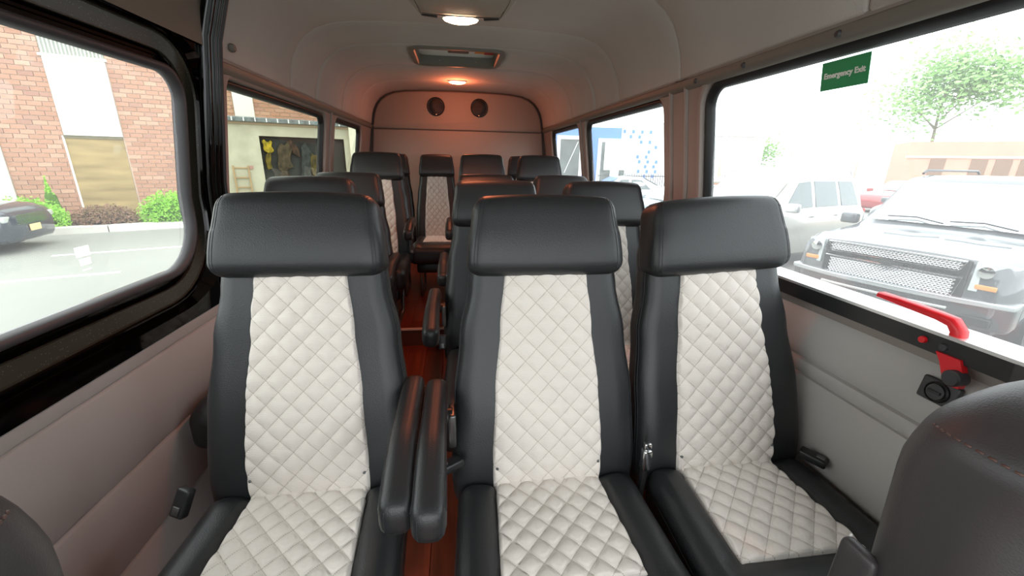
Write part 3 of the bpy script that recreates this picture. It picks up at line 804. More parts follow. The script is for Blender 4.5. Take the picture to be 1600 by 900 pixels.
# chrome latch standing between the front middle and the front right seat
s = seat_no(2)
MB().tube([(-.268, -.015, .40), (-.268, -.02, .49), (-.268, -.02, .52)], .010, 8).build('belt_stalk', M['plastic'], s)
MB().rbox(.013, .012, .032, .006, (-.268, -.022, .535), n=(2, 1, 3)).build('belt_latch', M['chrome'], s)
MB().rbox(.010, .008, .010, .004, (-.268, -.022, .577), n=(1, 1, 1)).build('belt_latch', M['chrome'], s)
# buckles beside the aisle of the rear rows
for k, (dx, dy, dz) in ((4, (-.262, -.02, .52)), (9, (.262, -.02, .50)), (6, (.262, -.02, .36))):
    make_buckle(seat_no(k), (dx, dy, dz), (R(70), 0, 0))
# floor rail and bracket seen between the front seats
t = thing('floor_bracket', 'dark steel bracket on the floor between the front left and middle seats', 'bracket', (-.105, .74, 0))
MB().rbox(.05, .03, .008, .003, (0, 0, .27), n=(2, 2, 1)).build('bracket_plate', M['steel'], t)
MB().tube([(0, 0, 0), (0, 0, .27)], .012, 8).build('bracket_post', M['steel'], t)

# ------------------------------------------------------------------ the two front seats, seen from close behind
def front_seat(label, x, y, inner, top):
    # inner: -1 when its aisle side faces left, 1 when it faces right
    t = thing('front_seat', label, 'seat', (x, y, 0))
    hz = (top - .47) / 2; cz = .47 + hz; hx_ = .195
    def fw(X, Y, Z):
        return (X, Y + .05 * (Z - .9) - .03 * smooth(top - .16, top, Z), Z - .035 * smooth(.06, .185, inner * X) * smooth(top - .2, top, Z))
    R_ = .075
    b = MB().rbox(hx_, .09, hz, R_, (0, 0, cz), n=(12, 2, 14), warp=fw, k=8).build('backrest', M['leather_old'], t, smooth=180)
    BP = rmap(hx_, .09, hz, R_, (0, 0, cz), fw)
    path = [BP(inner * hx_, -.09 + .175 * k / 14, hz - .042) for k in range(15)]
    mb = MB()
    for k in range(len(path) - 1):
        a, c = Vector(path[k]), Vector(path[k + 1])
        mb.tube([a.lerp(c, .1), a.lerp(c, .72)], .0017, 5)
    stuff(mb.build('top_stitching', M['red_thread'], b, smooth=180))
    def pw_(X, Y, Z): return (X * (1 - .5 * smooth(.60, .80, Z)), Y, Z)
    sp_ = MB().rbox(.020, .028, .115, .014, (0, 0, .650), n=(2, 3, 5), warp=pw_).build('side_panel', M['leather_old'], t, (inner * .190, .062, -.03), smooth=180)
    MB().tube([(inner * -.006, .024, .765), (inner * .0, .026, .72), (inner * .006, .026, .60), (inner * .006, .024, .52)], .0022, 6).build('piping', M['white_plastic'], sp_, smooth=180)
    MB().rbox(.185, .25, .07, .05, (0, -.36, .40), n=(6, 6, 2)).build('cushion', M['leather_old'], t, smooth=180)
    MB().rbox(.16, .2, .15, .02, (0, -.36, .17), n=(2, 2, 2)).build('seat_base', M['plastic'], t)
    MB().tube([(0, -.03, .50), (0, -.10, .38)], .03, 8).build('recliner_hinge', M['steel'], t)
    return t
front_seat('black leather seat back in the lower right corner, nearest the camera', .805, .348, -1, 1.052)
front_seat('black leather seat back in the lower left corner, only its rounded shoulder showing', -.600, .320, 1, 1.055)

# ------------------------------------------------------------------ outdoors
GZ = -.65
gm = mat('asphalt', (.25, .255, .228), .9, bump=(30, .2, 'noise'), var=(.35, .10))
o = MB().box(-60, 80, -40, 90, GZ - .2, GZ).build('ground', gm, None, smooth=0); struct(o, 'pale asphalt street and car park around the van')
WR = R(24)
def wframe(C=(-9.35, 13.36)): return dict(loc=(C[0], C[1], 0), rot=(0, 0, WR))
# lane lines, curb
lm = mat('lane_paint', (.72, .72, .68), .8)
for (a, b, lab) in (((-7.9, 8.95), (-4.9, 10.35), 'white lane line on the street nearer the kerb'), ((-7.6, 6.85), (-5.75, 7.6), 'white lane line on the street nearer the van')):
    v = Vector(b) - Vector(a); ln = v.length
    o = MB().box(0, ln, -.05, .05, 0, .006).build('lane_line', lm, None, (a[0], a[1], GZ), (0, 0, math.atan2(v.y, v.x)), smooth=0); tag(o, lab, 'road marking')
sw = sempty('trim_4', 'pale concrete kerb in front of the brick building', (-8.9, 11.75, GZ), (0, 0, R(27)))
cm = mat('pale_concrete', (.62, .60, .55), .85, var=(2, .08))
for k in range(-3, 9):
    MB().box(k * 1.8 + .01, k * 1.8 + 1.79, 0, .32, 0, .17).build('kerb_stone', cm, sw, smooth=0)
o = MB().box(-6, 20, .33, 3.5, 0, .15).build('trim_5', mat('planting_bed', (.32, .27, .20), .95, var=(5, .2)), None, (-8.9, 11.75, GZ), (0, 0, R(27)), smooth=0); struct(o, 'planting bed behind the kerb')

# brick building
bb = thing('brick_building', 'red brick building with tall white panels beyond the sliding door window', 'building', **wframe())
mort = mat('mortar', (.68, .55, .45), .9)
MB().box(-7, 9.6, .03, 6, GZ, 4.6).build('wall_core', mort, bb, smooth=0)
bc = [(.40, .215, .145), (.47, .26, .18), (.43, .235, .16), (.53, .33, .235), (.37, .20, .15)]
bmat = random_mat('brick', bc, .85); bmat_i = random_mat('brick_many', bc, .85, island=True)
def brick_mb(mb, s, z, l, h): return mb.add([(s, -.0, z), (s + l, -.0, z), (s + l, -.0, z + h), (s, -.0, z + h), (s, .05, z), (s + l, .05, z), (s + l, .05, z + h), (s, .05, z + h)],
                                             [(0, 1, 2, 3), (1, 5, 6, 2), (4, 0, 3, 7), (3, 2, 6, 7), (0, 4, 5, 1)])
bl, bh, gap = .262, .098, .017; meshes = {}; cnt = 0; rest = MB()
zones = [(-2.19, -1.0, GZ + .2, 4.5), (.21, 2.9, GZ + .2, 4.5), (3.45, 6.0, 2.42, 4.5)]
allb = []
for (s0, s1, z0, z1) in zones:
    r = 0; z = z0
    while z < z1:
        s = s0 - (bl + gap) / 2 * (r % 2)
        while s < s1 - .03:
            a, b = max(s, s0), min(s + bl, s1)
            if b - a > .03: allb.append((round(a, 3), round(z, 3), round(b - a, 3)))
            s += bl + gap
        z += bh + gap; r += 1
allb.sort(key=lambda q: (0 if (-.3 < q[1] < 3.9) else 1, 0 if q[0] < 1.4 else 1, abs(q[0] + .3)))
for (a, z, l) in allb:
    if cnt < 300:
        if l not in meshes: meshes[l] = brick_mb(MB(), 0, 0, l, bh)
        if isinstance(meshes[l], MB):
            o = meshes[l].build('brick', bmat, bb, (a, 0, z), smooth=0); meshes[l] = o.data
        else: o = link('brick', meshes[l], bb, (a, 0, z))
        cnt += 1
    else: brick_mb(rest, a, z, l, bh)
stuff(rest.build('brick_field', bmat_i, bb, smooth=0))
wp = mat('white_render', (.80, .79, .74), .8, var=(1.5, .04))
for (a, b, z0, z1) in ((-4.2, -2.2, GZ, 4.5), (-.98, .19, 1.73, 3.60), (2.92, 3.44, 2.40, 4.5)):
    MB().rbox((b - a) / 2, .05, (z1 - z0) / 2, .01, ((a + b) / 2, -.01, (z0 + z1) / 2), n=(1, 1, 1)).build('white_panel', wp, bb)
MB().box(-1.03, .24, -.09, .03, 3.60, 3.66).build('window_sill', wp, bb, smooth=0)
wf = MB().box(-.98, .19, -.01, .03, 3.66, 4.5).build('window', mat('blind_grey', (.30, .32, .28), .5), bb, smooth=0)
mb = MB()
for k in range(16): mb.box(-.96 + k * .072, -.93 + k * .072, -.03, -.011, 3.68, 4.45)
mb.build('blind_slats', mat('blind_slat', (.5, .5, .44), .6), wf, smooth=0)
bo = MB().box(-1.0, .17, -.0, .03, GZ + .2, 1.70).build('boarded_window', random_mat('plywood', [(.36, .26, .12), (.42, .31, .15)], .7, grain=(.7, .7, 4.5)), bb, smooth=0)
MB().box(-1.03, -.99, -.03, .02, GZ + .2, 1.72).build('window_jamb', wp, bo, smooth=0)
MB().box(-1.0, .17, -.03, .02, 1.66, 1.73).build('window_head', mat('olive_trim', (.17, .15, .09), .7), bo, smooth=0)
# white shop building to its right with a dark bay
sh = thing('shop_building', 'cream rendered shop with a gutter and a wide dark bay left of the van', 'building', (-9.35, 13.36, 0), (0, 0, WR))
cr_ = mat('cream_render', (.50, .47, .37), .85, var=(2.5, .12))
mb = MB(); y_ = -.30
mb.box(2.35, 3.45, y_, -.01, GZ, 2.30).box(3.45, 5.95, y_, -.01, 1.90, 2.30).box(5.95, 6.12, y_, -.01, GZ, 2.30)
mb.build('front_wall', cr_, sh, smooth=0)
MB().box(6.12, 9.5, y_ - .1, -.01, GZ, 4.3).build('end_wall', mat('pale_cream_render', (.85, .80, .66), .85), sh, smooth=0)
g = MB(); g.prism([(y_ - .18, 2.30), (y_ - .02, 2.28), (y_ - .02, 2.44), (y_ - .22, 2.40)], 2.35, 6.1, 'X').build('gutter', mat('grey_gutter', (.22, .26, .28), .5, var=(9, .35)), sh, smooth=0)
for k in range(12): MB().box(2.5 + k * .3, 2.53 + k * .3, y_ - .225, y_ - .17, 2.30, 2.41).build('gutter_bracket', M['alu'], sh, smooth=0)
MB().box(2.35, 6.1, y_ - .05, y_, 2.22, 2.285).build('fascia', mat('tan_board', (.40, .30, .20), .8), sh, smooth=0)
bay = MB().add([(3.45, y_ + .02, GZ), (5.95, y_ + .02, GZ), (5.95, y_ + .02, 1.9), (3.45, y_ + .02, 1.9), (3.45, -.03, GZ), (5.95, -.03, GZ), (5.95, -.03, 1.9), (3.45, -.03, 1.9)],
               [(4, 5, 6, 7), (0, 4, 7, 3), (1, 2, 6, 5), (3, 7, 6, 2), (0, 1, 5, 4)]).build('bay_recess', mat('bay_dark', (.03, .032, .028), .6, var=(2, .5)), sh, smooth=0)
def lump(name, m, par, c, s, seed, n=14):
    rnd = random.Random(seed); mb = MB(); ph = [rnd.uniform(0, 6) for _ in range(6)]
    prof = []
    for i in range(9):
        th = math.pi * i / 8; prof.append(th)
    vs = []
    for th in prof:
        for j in range(n):
            a = 2 * math.pi * j / n; r = 1 + .18 * math.sin(3 * a + ph[0] + th * 2) + .12 * math.sin(5 * th + ph[1])
            vs.append((c[0] + s[0] * math.sin(th) * math.cos(a) * r, c[1] + s[1] * math.sin(th) * math.sin(a) * r, c[2] + s[2] * math.cos(th)))
    fs = [(i * n + j, i * n + (j + 1) % n, (i + 1) * n + (j + 1) % n, (i + 1) * n + j) for i in range(8) for j in range(n)]
    return mb.add(vs, fs).build(name, m, par, smooth=180)
def garment(name, m, par, s_, seed):
    rnd = random.Random(seed); p1, p2 = rnd.uniform(0, 6), rnd.uniform(0, 6)
    def gw(x, y, z):
        k = 1 + .12 * math.sin(z * 7 / s_[2] * .6 + p1) - .35 * smooth(s_[2] * .6, s_[2], z)
        return (x * k + .05 * math.sin(z * 5 + p2), y + .015 * math.sin(x * 60 + p1), z + .06 * math.sin(x * 14 + p2))
    return MB().rbox(s_[0], .05, s_[2], .03, n=(10, 1, 10), warp=gw).build(name, m, par, smooth=180)
items = [('hanging_jacket', 'bright yellow jacket hanging in the upper left of the dark shop bay', 'jacket', (.50, .36, .02), (3.70, -.16, 1.62), (.13, 0, .17)),
         ('hanging_jacket', 'ochre jacket hanging below the bright yellow one at the left of the dark shop bay', 'jacket', (.28, .20, .02), (3.66, -.18, 1.20), (.08, 0, .26)),
         ('hanging_cloth', 'tan brown cloth hanging right of the yellow jacket in the dark shop bay', 'cloth', (.13, .09, .045), (4.12, -.15, 1.30), (.20, 0, .42)),
         ('hanging_cloth', 'dull reddish cloth hanging high in the middle of the dark shop bay', 'cloth', (.12, .06, .035), (4.42, -.17, 1.55), (.12, 0, .22)),
         ('hanging_cloth', 'grey cloth hanging in the middle of the dark shop bay', 'cloth', (.07, .08, .075), (4.72, -.14, 1.15), (.16, 0, .55)),
         ('hanging_coat', 'ochre brown coat hanging in the right part of the dark shop bay', 'coat', (.17, .12, .03), (4.98, -.17, 1.0), (.10, 0, .42)),
         ('hanging_coat', 'blue grey coat hanging at the far right of the dark shop bay', 'coat', (.05, .07, .08), (5.42, -.15, 1.05), (.16, 0, .6)),
         ('hanging_coat', 'dark brown coat hanging low at the left of the dark shop bay', 'coat', (.09, .06, .03), (4.0, -.19, .55), (.14, 0, .34)),
         ('machine_part', 'grey machine part standing low in the middle of the dark shop bay', 'machine', (.15, .16, .16), (4.75, -.20, .35), (.30, 0, .22))]
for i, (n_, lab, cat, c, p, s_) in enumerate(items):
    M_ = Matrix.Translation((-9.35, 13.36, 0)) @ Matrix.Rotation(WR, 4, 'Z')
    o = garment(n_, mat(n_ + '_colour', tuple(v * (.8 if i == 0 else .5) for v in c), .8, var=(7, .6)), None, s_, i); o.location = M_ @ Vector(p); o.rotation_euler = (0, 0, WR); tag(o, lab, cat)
# ladder
t = thing('wooden_ladder', 'small tan wooden ladder leaning on the cream wall', 'ladder', tuple(Matrix.Translation((-9.35, 13.36, 0)) @ Matrix.Rotation(WR, 4, 'Z') @ Vector((2.80, -.42, GZ))), (R(-4), 0, WR))
lw = mat('ladder_wood', (.42, .28, .15), .7)
for x in (-.16, .24): MB().box(x - .02, x + .02, -.03, .02, 0, 1.66).build('rail', lw, t, smooth=0)
for k in range(6): MB().box(-.16, .24, -.02, .01, .12 + k * .29, .155 + k * .29).build('rung', lw, t, smooth=0)
t = MB().box(-.05, .05, -.02, .0, -.05, .05).build('wall_plate', mat('pink_plate', (.45, .25, .22), .7), None, tuple(Matrix.Translation((-9.35, 13.36, 0)) @ Matrix.Rotation(WR, 4, 'Z') @ Vector((3.12, -.302, .95))), (0, 0, WR), smooth=0); tag(t, 'small pinkish plate on the cream wall above the ladder', 'plate')

# shrubs
def shrub(name, label, loc, s, cols, n=2600, spiky=False, seed=1, rz=0, group=None):
    rnd = random.Random(seed); t = thing(name, label, 'shrub', loc, (0, 0, rz), group)
    mb = MB()
    for k in range(n):
        th = rnd.uniform(0, 2 * math.pi); ph = math.acos(rnd.uniform(-.1, 1)); rr = rnd.uniform(.78, 1.05) * (1 + .12 * math.sin(5 * th + 3 * ph))
        p = Vector((s[0] * math.sin(ph) * math.cos(th) * rr, s[1] * math.sin(ph) * math.sin(th) * rr, s[2] * math.cos(ph) * rr + .05))
        if spiky: p.x *= (1.15 - p.z / s[2]); p.y *= (1.15 - p.z / s[2])
        a = Vector((rnd.gauss(0, 1), rnd.gauss(0, 1), rnd.gauss(0, 1))).normalized() * rnd.uniform(.02, .04); b = a.orthogonal().normalized() * a.length * .5
        mb.add([p - a, p + b, p + a, p - b], [(0, 1, 2, 3)])
    stuff(mb.build('foliage', random_mat(name + '_leaf', cols, .7, island=True), t, smooth=0))
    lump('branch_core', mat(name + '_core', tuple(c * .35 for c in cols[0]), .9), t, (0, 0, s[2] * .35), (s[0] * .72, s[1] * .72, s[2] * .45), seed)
    MB().tube([(0, 0, 0), (.02, 0, s[2] * .5)], .02, 6).build('stem', mat('stem_brown', (.12, .08, .05), .9), t)
    return t
gl = [(.16, .42, .03), (.26, .58, .05), (.34, .66, .09), (.20, .50, .04)]
rl = [(.20, .11, .08), (.28, .16, .10), (.16, .13, .05), (.33, .19, .14)]
def wpt(s, y, z=GZ + .15): return tuple(Matrix.Translation((-9.35, 13.36, 0)) @ Matrix.Rotation(WR, 4, 'Z') @ Vector((s, y, z)))
shrub('green_shrub', 'wide bright green shrub in front of the brick wall, left of the reddish one', wpt(-1.85, -1.1), (.85, .5, .62), gl, 4200, seed=3, rz=WR)
shrub('green_shrub', 'bright green shrub at the right edge of the sliding door window', wpt(1.05, -1.1), (.70, .45, .72), gl, 3800, seed=4, rz=WR)
shrub('red_shrub', 'low reddish brown shrub between the two green shrubs', wpt(-.35, -1.05), (.68, .4, .42), rl, 3000, seed=5, rz=WR)
shrub('conifer_shrub', 'small pointed green shrub standing up behind the wide green one', wpt(-1.45, -.5), (.20, .18, 1.05), gl, 900, True, seed=6, rz=WR)

# ---------------- cars
def make_car(name, label, loc, rz, P, paint, parts=True, cat='car', group=None):
    """P: L, W, stations [(x, zlow, hw, zsh, ztop, htop)], x from 0 (front) to -L"""
    t = thing(name, label, cat, loc, (0, 0, rz), group)
    st = P['st']
    def S(x):
        for a, b in zip(st, st[1:]):
            if b[0] <= x <= a[0]:
                k = (x - a[0]) / (b[0] - a[0] + 1e-9); return [lerp(a[i], b[i], k) for i in range(6)]
        return list(st[-1])
    xs = []
    for a, b in zip(st, st[1:]):
        m_ = max(1, int(abs(a[0] - b[0]) / .15)); xs += [lerp(a[0], b[0], k / m_) for k in range(m_)]
    xs.append(st[-1][0])
    def ring(x):
        _, zl, hw, zs, zt, ht = S(x)
        h = [(hw * .80, zl), (hw * .96, zl + .06), (hw, zl + .22), (hw, (zl + zs) / 2 + .05), (hw * .985, zs - .08), (hw * .93, zs), (lerp(hw * .93, ht, .5), lerp(zs, zt, .52)), (ht, zt - .03 if zt > zs + .1 else lerp(zs, zt, .9)), (ht * .85, zt), (ht * .4, zt + .015)]
        return [(x, y, z) for y, z in h] + [(x, -y, z) for y, z in h[::-1]]
    mb = MB(); vs = []; m_ = 20
    for x in xs: vs += ring(x)
    fs = [(i * m_ + j, i * m_ + (j + 1) % m_, (i + 1) * m_ + (j + 1) % m_, (i + 1) * m_ + j) for i in range(len(xs) - 1) for j in range(m_)]
    fs += [tuple(range(m_))[::-1], tuple((len(xs) - 1) * m_ + j for j in range(m_))]
    mb.add(vs, fs).build('car_body', paint, t, smooth=38)
    gm_ = CARGLASS
    def side_pt(x, k, s_, off=.012):
        _, zl, hw, zs, zt, ht = S(x); a = hw * .93; return (x, s_ * (lerp(a, ht, k) + off), lerp(zs, zt - .03, k))
    for s_ in (-1, 1):
        for (xa, xb, xc, xd) in P['windows']:   # bottom front, bottom rear, top rear, top front
            q = [side_pt(xa, .08, s_), side_pt(xb, .08, s_), side_pt(xc, .86, s_), side_pt(xd, .86, s_)]
            q2 = [(x, y - s_ * .02, z) for x, y, z in q]
            MB().add(q + q2, [(0, 1, 2, 3), (7, 6, 5, 4), (0, 4, 5, 1), (1, 5, 6, 2), (2, 6, 7, 3), (3, 7, 4, 0)]).build('side_window', gm_, t, smooth=0)
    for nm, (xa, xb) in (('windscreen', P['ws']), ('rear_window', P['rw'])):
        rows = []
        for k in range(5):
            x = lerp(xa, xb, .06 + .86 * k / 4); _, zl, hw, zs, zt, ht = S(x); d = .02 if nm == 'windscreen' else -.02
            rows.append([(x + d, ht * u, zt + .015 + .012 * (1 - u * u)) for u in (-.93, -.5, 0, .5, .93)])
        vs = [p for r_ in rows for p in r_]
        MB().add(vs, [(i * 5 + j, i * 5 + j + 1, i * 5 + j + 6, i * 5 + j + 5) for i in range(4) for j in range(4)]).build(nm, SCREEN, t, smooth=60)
    for xw in P['wheels']:
        for s_ in (-1, 1):
            R_ = P.get('wr', .34); y = s_ * (P['W'] / 2 - .10)
            wh = MB().lathe([(R_ * .6, -.10), (R_ * .95, -.11), (R_, -.08), (R_, .08), (R_ * .95, .11), (R_ * .6, .10)], (xw, y, R_), 'Y', 28).build('wheel', M['rubber'], t)
            MB().lathe([(R_ * .62, -.115), (R_ * .55, -.10), (R_ * .1, -.09), (.01, -.09), (.01, .09), (R_ * .1, .09), (R_ * .55, .10), (R_ * .62, .115)], (xw, y, R_), 'Y', 20).build('wheel_rim', M['alu'], wh)
    for s_ in (-1, 1):
        mx = P['mirror']
        _, zl, hw, zs, zt, ht = S(mx)
        MB().rbox(.07, .11, .08, .04, (mx, s_ * (hw + .10), zs + .08), n=(2, 2, 2)).build('wing_mirror', P.get('mirror_mat', paint), t)
    return t, S
CARGLASS = mat('car_glass', (.05, .08, .08), .04, spec=.9)
SCREEN = mat('sky_mirror_car_glass', (.62, .68, .68), .05, metal=.75)  # pale metallic base colour stands in for the white sky mirrored in the screens
SUV = lambda L, W, H, hood, nose=.0: dict(L=L, W=W, st=[
    (0, .35, W / 2 * .86, hood - .18, hood - .14, W / 2 * .72), (-.08, .30, W / 2 * .93, hood - .06, hood - .02, W / 2 * .80), (-.30, .28, W / 2 * .98, hood - .01, hood + .03, W / 2 * .84),
    (-1.15, .28, W / 2, hood + .04, hood + .09, W / 2 * .84), (-1.30, .28, W / 2, hood + .05, hood + .12, W / 2 * .84), (-2.02, .28, W / 2, hood + .06, H - .06, W / 2 * .74), (-2.3, .28, W / 2, hood + .06, H, W / 2 * .74),
    (-L + .5, .28, W / 2, hood + .06, H - .01, W / 2 * .74), (-L + .22, .30, W / 2, hood + .05, H - .08, W / 2 * .73), (-L + .05, .32, W / 2 * .97, hood, hood + .15, W / 2 * .74), (-L, .38, W / 2 * .93, hood - .1, hood - .04, W / 2 * .74)],
    ws=(-1.30, -2.02), rw=(-L + .05, -L + .22), wheels=(-.92, -L + 1.0), mirror=-1.55,
    windows=[(-1.62, -2.52, -2.52, -2.15), (-2.64, -3.45, -3.40, -2.64), (-3.58, -L + .35, -L + .55, -3.52)])
SEDAN = lambda L, W, H, hood: dict(L=L, W=W, st=[
    (0, .28, W / 2 * .72, hood - .28, hood - .24, W / 2 * .6), (-.06, .22, W / 2 * .86, hood - .20, hood - .14, W / 2 * .7), (-.30, .18, W / 2 * .95, hood - .12, hood - .04, W / 2 * .76), (-.9, .18, W / 2, hood - .06, hood + .02, W / 2 * .78),
    (-1.30, .18, W / 2, hood - .02, hood + .06, W / 2 * .78), (-2.1, .18, W / 2, hood, H - .03, W / 2 * .62), (-2.5, .18, W / 2, hood, H, W / 2 * .62), (-3.1, .18, W / 2, hood + .02, H - .04, W / 2 * .62), (-3.9, .2, W / 2, hood + .03, hood + .12, W / 2 * .7),
    (-L + .1, .25, W / 2 * .94, hood, hood + .06, W / 2 * .72), (-L, .3, W / 2 * .85, hood - .1, hood - .05, W / 2 * .65)],
    ws=(-1.3, -2.1), rw=(-3.9, -3.1), wheels=(-.85, -L + 1.0), mirror=-1.55, wr=.32,
    windows=[(-1.65, -2.45, -2.45, -2.1), (-2.55, -3.35, -3.0, -2.55)])
def paint(name, c, rough=.15, coat=.6, metal=0): return mat(name, c, rough, coat=coat, spec=.5, metal=metal)

# dark SUV with the chrome mesh grille, facing the van
FR = R(200); fl = (4.978, 4.013)
P = SUV(5.1, 2.10, 1.86, 1.08)
suv, S = make_car('parked_suv', 'large dark sport utility car with chrome mesh grille facing the right window', (fl[0], fl[1], GZ), FR, P, paint('suv_black', (.10, .105, .11), .12))
# grille: two tiers of hexagonal mesh between chrome rims, with a dark bar and emblem
def hexmesh(y0, y1, z0, z1, x, step=.034):
    mb = MB(); r = step * .52; row = 0; z = z0 + step * .4
    while z < z1 - step * .2:
        y = y0 + (step if row % 2 else step / 2)
        while y < y1 - step * .3:
            pts = [(x, y + r * .98 * math.cos(R(60 * k)), z + r * .62 * math.sin(R(60 * k))) for k in range(6)]
            mb.tube(pts, .0036, 4, closed=True); y += step * 1.04
        z += step * .62; row += 1
    return mb
gdark = mat('grille_black', (.01, .01, .01), .4)
gr = MB().rbox(.03, .66, .235, .02, (.0, 0, .905), n=(1, 2, 2)).build('grille', gdark, suv, (0, 0, -.07))
def rim(y0, y1, z0, z1, x, r=.011, slant=.05):
    return MB().tube([(x, y0, z1), (x, y1, z1), (x, y1 - slant * (1 if y1 > 0 else -1), z0), (x, y0 + slant, z0)], r, 6, closed=True)
hexmesh(-.60, .60, 1.03, 1.115, .042).build('grille_mesh', M['chrome'], gr)['kind'] = 'stuff'
hexmesh(-.58, .58, .70, .945, .042).build('grille_mesh', M['chrome'], gr)['kind'] = 'stuff'
rim(-.63, .63, 1.015, 1.125, .045).build('grille_rim', M['chrome'], gr); rim(-.63, .63, .685, .955, .045).build('grille_rim', M['chrome'], gr)
MB().rbox(.014, .60, .018, .006, (.045, 0, .985), n=(1, 2, 1)).build('grille_bar', M['gloss'], gr)
MB().prism([(-.16, .015), (-.06, .015), (-.05, .042), (.05, .042), (.06, .015), (.16, .015), (.145, -.02), (.05, -.02), (.042, -.045), (-.042, -.045), (-.05, -.02), (-.145, -.02)], .055, .072, 'X').build('emblem', mat('emblem_dark', (.06, .065, .06), .25, metal=.5), gr, (0, 0, .985), smooth=0)
hl = mat('headlamp_glass', (.55, .58, .58), .06, spec=.9, metal=.3)
for s_ in (-1, 1):
    h = MB().add([(.02, s_ * .69, 1.115), (-.10, s_ * .92, 1.10), (-.46, s_ * 1.03, 1.07), (-.40, s_ * 1.04, .86), (-.10, s_ * .95, .80), (.03, s_ * .69, .82),
                  (-.1, s_ * .69, 1.115), (-.2, s_ * .88, 1.10), (-.46, s_ * .96, 1.07), (-.42, s_ * .96, .86), (-.2, s_ * .88, .80), (-.1, s_ * .69, .82)],
                 [(0, 1, 4, 5), (1, 2, 3, 4), (0, 6, 7, 1), (1, 7, 8, 2), (5, 4, 10, 11), (4, 3, 9, 10), (0, 5, 11, 6), (2, 8, 9, 3)]).build('headlamp', hl, suv, (0, 0, -.05), smooth=0)
    MB().lathe([(.065, -.02), (.06, .02), (.02, .03), (.001, .03)], (.005, s_ * .775, 1.02), 'X', 18).build('lamp_bowl', M['chrome'], h)
    MB().rbox(.012, .08, .025, .01, (-.0, s_ * .80, .865), n=(1, 2, 1)).build('turn_signal', mat('amber_lens', (.75, .30, .10), .2), h)
bk = paint('bumper_black', (.03, .032, .035), .18)
def bw_(x, y, z): return (x - .16 * (abs(y) / .98) ** 2.6, y, z)
MB().rbox(.14, 1.04, .15, .05, (-.02, 0, .52), n=(3, 24, 4), warp=bw_).build('bumper', bk, suv, smooth=180)
MB().rbox(.12, 1.04, .028, .012, (.025, 0, .655), n=(2, 24, 1), warp=bw_).build('bumper_chrome_lip', mat('silver_lip', (.5, .52, .53), .2, metal=.7), suv, smooth=180)
MB().rbox(.125, .60, .014, .008, (.02, 0, .555), n=(2, 16, 1), warp=bw_).build('bumper_strip', M['alu'], suv, smooth=180)
MB().rbox(.12, .93, .055, .02, (-.03, 0, .36), n=(2, 20, 1), warp=bw_).build('lower_intake', gdark, suv, smooth=180)
for s_ in (-1, 1):
    f_ = MB().rbox(.03, .13, .05, .02, (.03, s_ * .80, .47), n=(1, 2, 1)).build('fog_lamp_recess', gdark, suv)
    MB().lathe([(.045, .03), (.042, .062), (.03, .068), (.001, .07)], (-.02, s_ * .80, .47), 'X', 18).build('fog_lamp', M['chrome'], f_)
for (ya, yb) in ((.62, .02), (-.02, -.62)):
    p0 = S(-1.36); MB().tube([(-1.28, ya, 1.285), (-1.36, (ya + yb) / 2, 1.33), (-1.33, yb, 1.315)], .010, 5).build('wiper', M['plastic'], suv)
for s_ in (-1, 1): MB().tube([(-2.3, s_ * .70, 1.885), (-2.4, s_ * .70, 1.93), (-4.4, s_ * .70, 1.93), (-4.5, s_ * .70, 1.885)], .018, 6).build('roof_rail', M['plastic'], suv)

# silver SUV beside it
P = SUV(4.6, 1.85, 1.80, 1.10); P['mirror_mat'] = M['alu']
sil, S2 = make_car('parked_suv', 'light silver sport utility car parked side on behind the front right seat', (4.15, 7.1, GZ), R(200), P, paint('suv_silver', (.48, .46, .42), .2, metal=.2))
for xh in (-2.45, -3.35):
    for s_ in (-1, 1): MB().rbox(.07, .02, .015, .008, (xh, s_ * .93, 1.04), n=(2, 1, 1)).build('door_handle', M['chrome'], sil)
for s_ in (-1, 1):
    MB().tube([(-2.2, s_ * .66, 1.81), (-2.3, s_ * .66, 1.88), (-4.0, s_ * .66, 1.88), (-4.1, s_ * .66, 1.81)], .02, 6).build('roof_rail', M['alu'], sil)
    MB().rbox(.03, .03, .12, .02, (-4.56, s_ * .84, 1.0), n=(1, 1, 1)).build('tail_lamp', mat('tail_red', (.6, .04, .03), .2), sil)

bgc = 'parked cars beyond the right windows'
def simple_car(label, loc, rz, c, kind='sedan', group=None):
    P = SEDAN(4.6, 1.8, 1.42, .88) if kind == 'sedan' else SUV(4.7, 1.88, 1.75, 1.05)
    return make_car('parked_car', label, (loc[0], loc[1], GZ), rz, P, paint('car_paint', c))[0]
simple_car('white car broadside beyond the silver one, low in the large right window', (8.6, 14.6), R(180), (.75, .76, .76))
simple_car('dark blue green car low at the right of the middle right window', (4.35, 11.3), R(183), (.10, .16, .17))
simple_car('white car in front of the blue building', (4.6, 17.2), R(180), (.60, .63, .65))
simple_car('grey car behind the fence gap right of the white one', (9.8, 18.6), R(180), (.25, .28, .30))
simple_car('dark grey car between the silver one and the large dark one', (13.0, 10.6), R(200), (.14, .15, .15))
simple_car('red car far behind the dark grey one', (18.5, 16.6), R(190), (.42, .09, .09))
simple_car('white car far back by the low pink brick building', (21.0, 12.6), R(190), (.7, .7, .7))
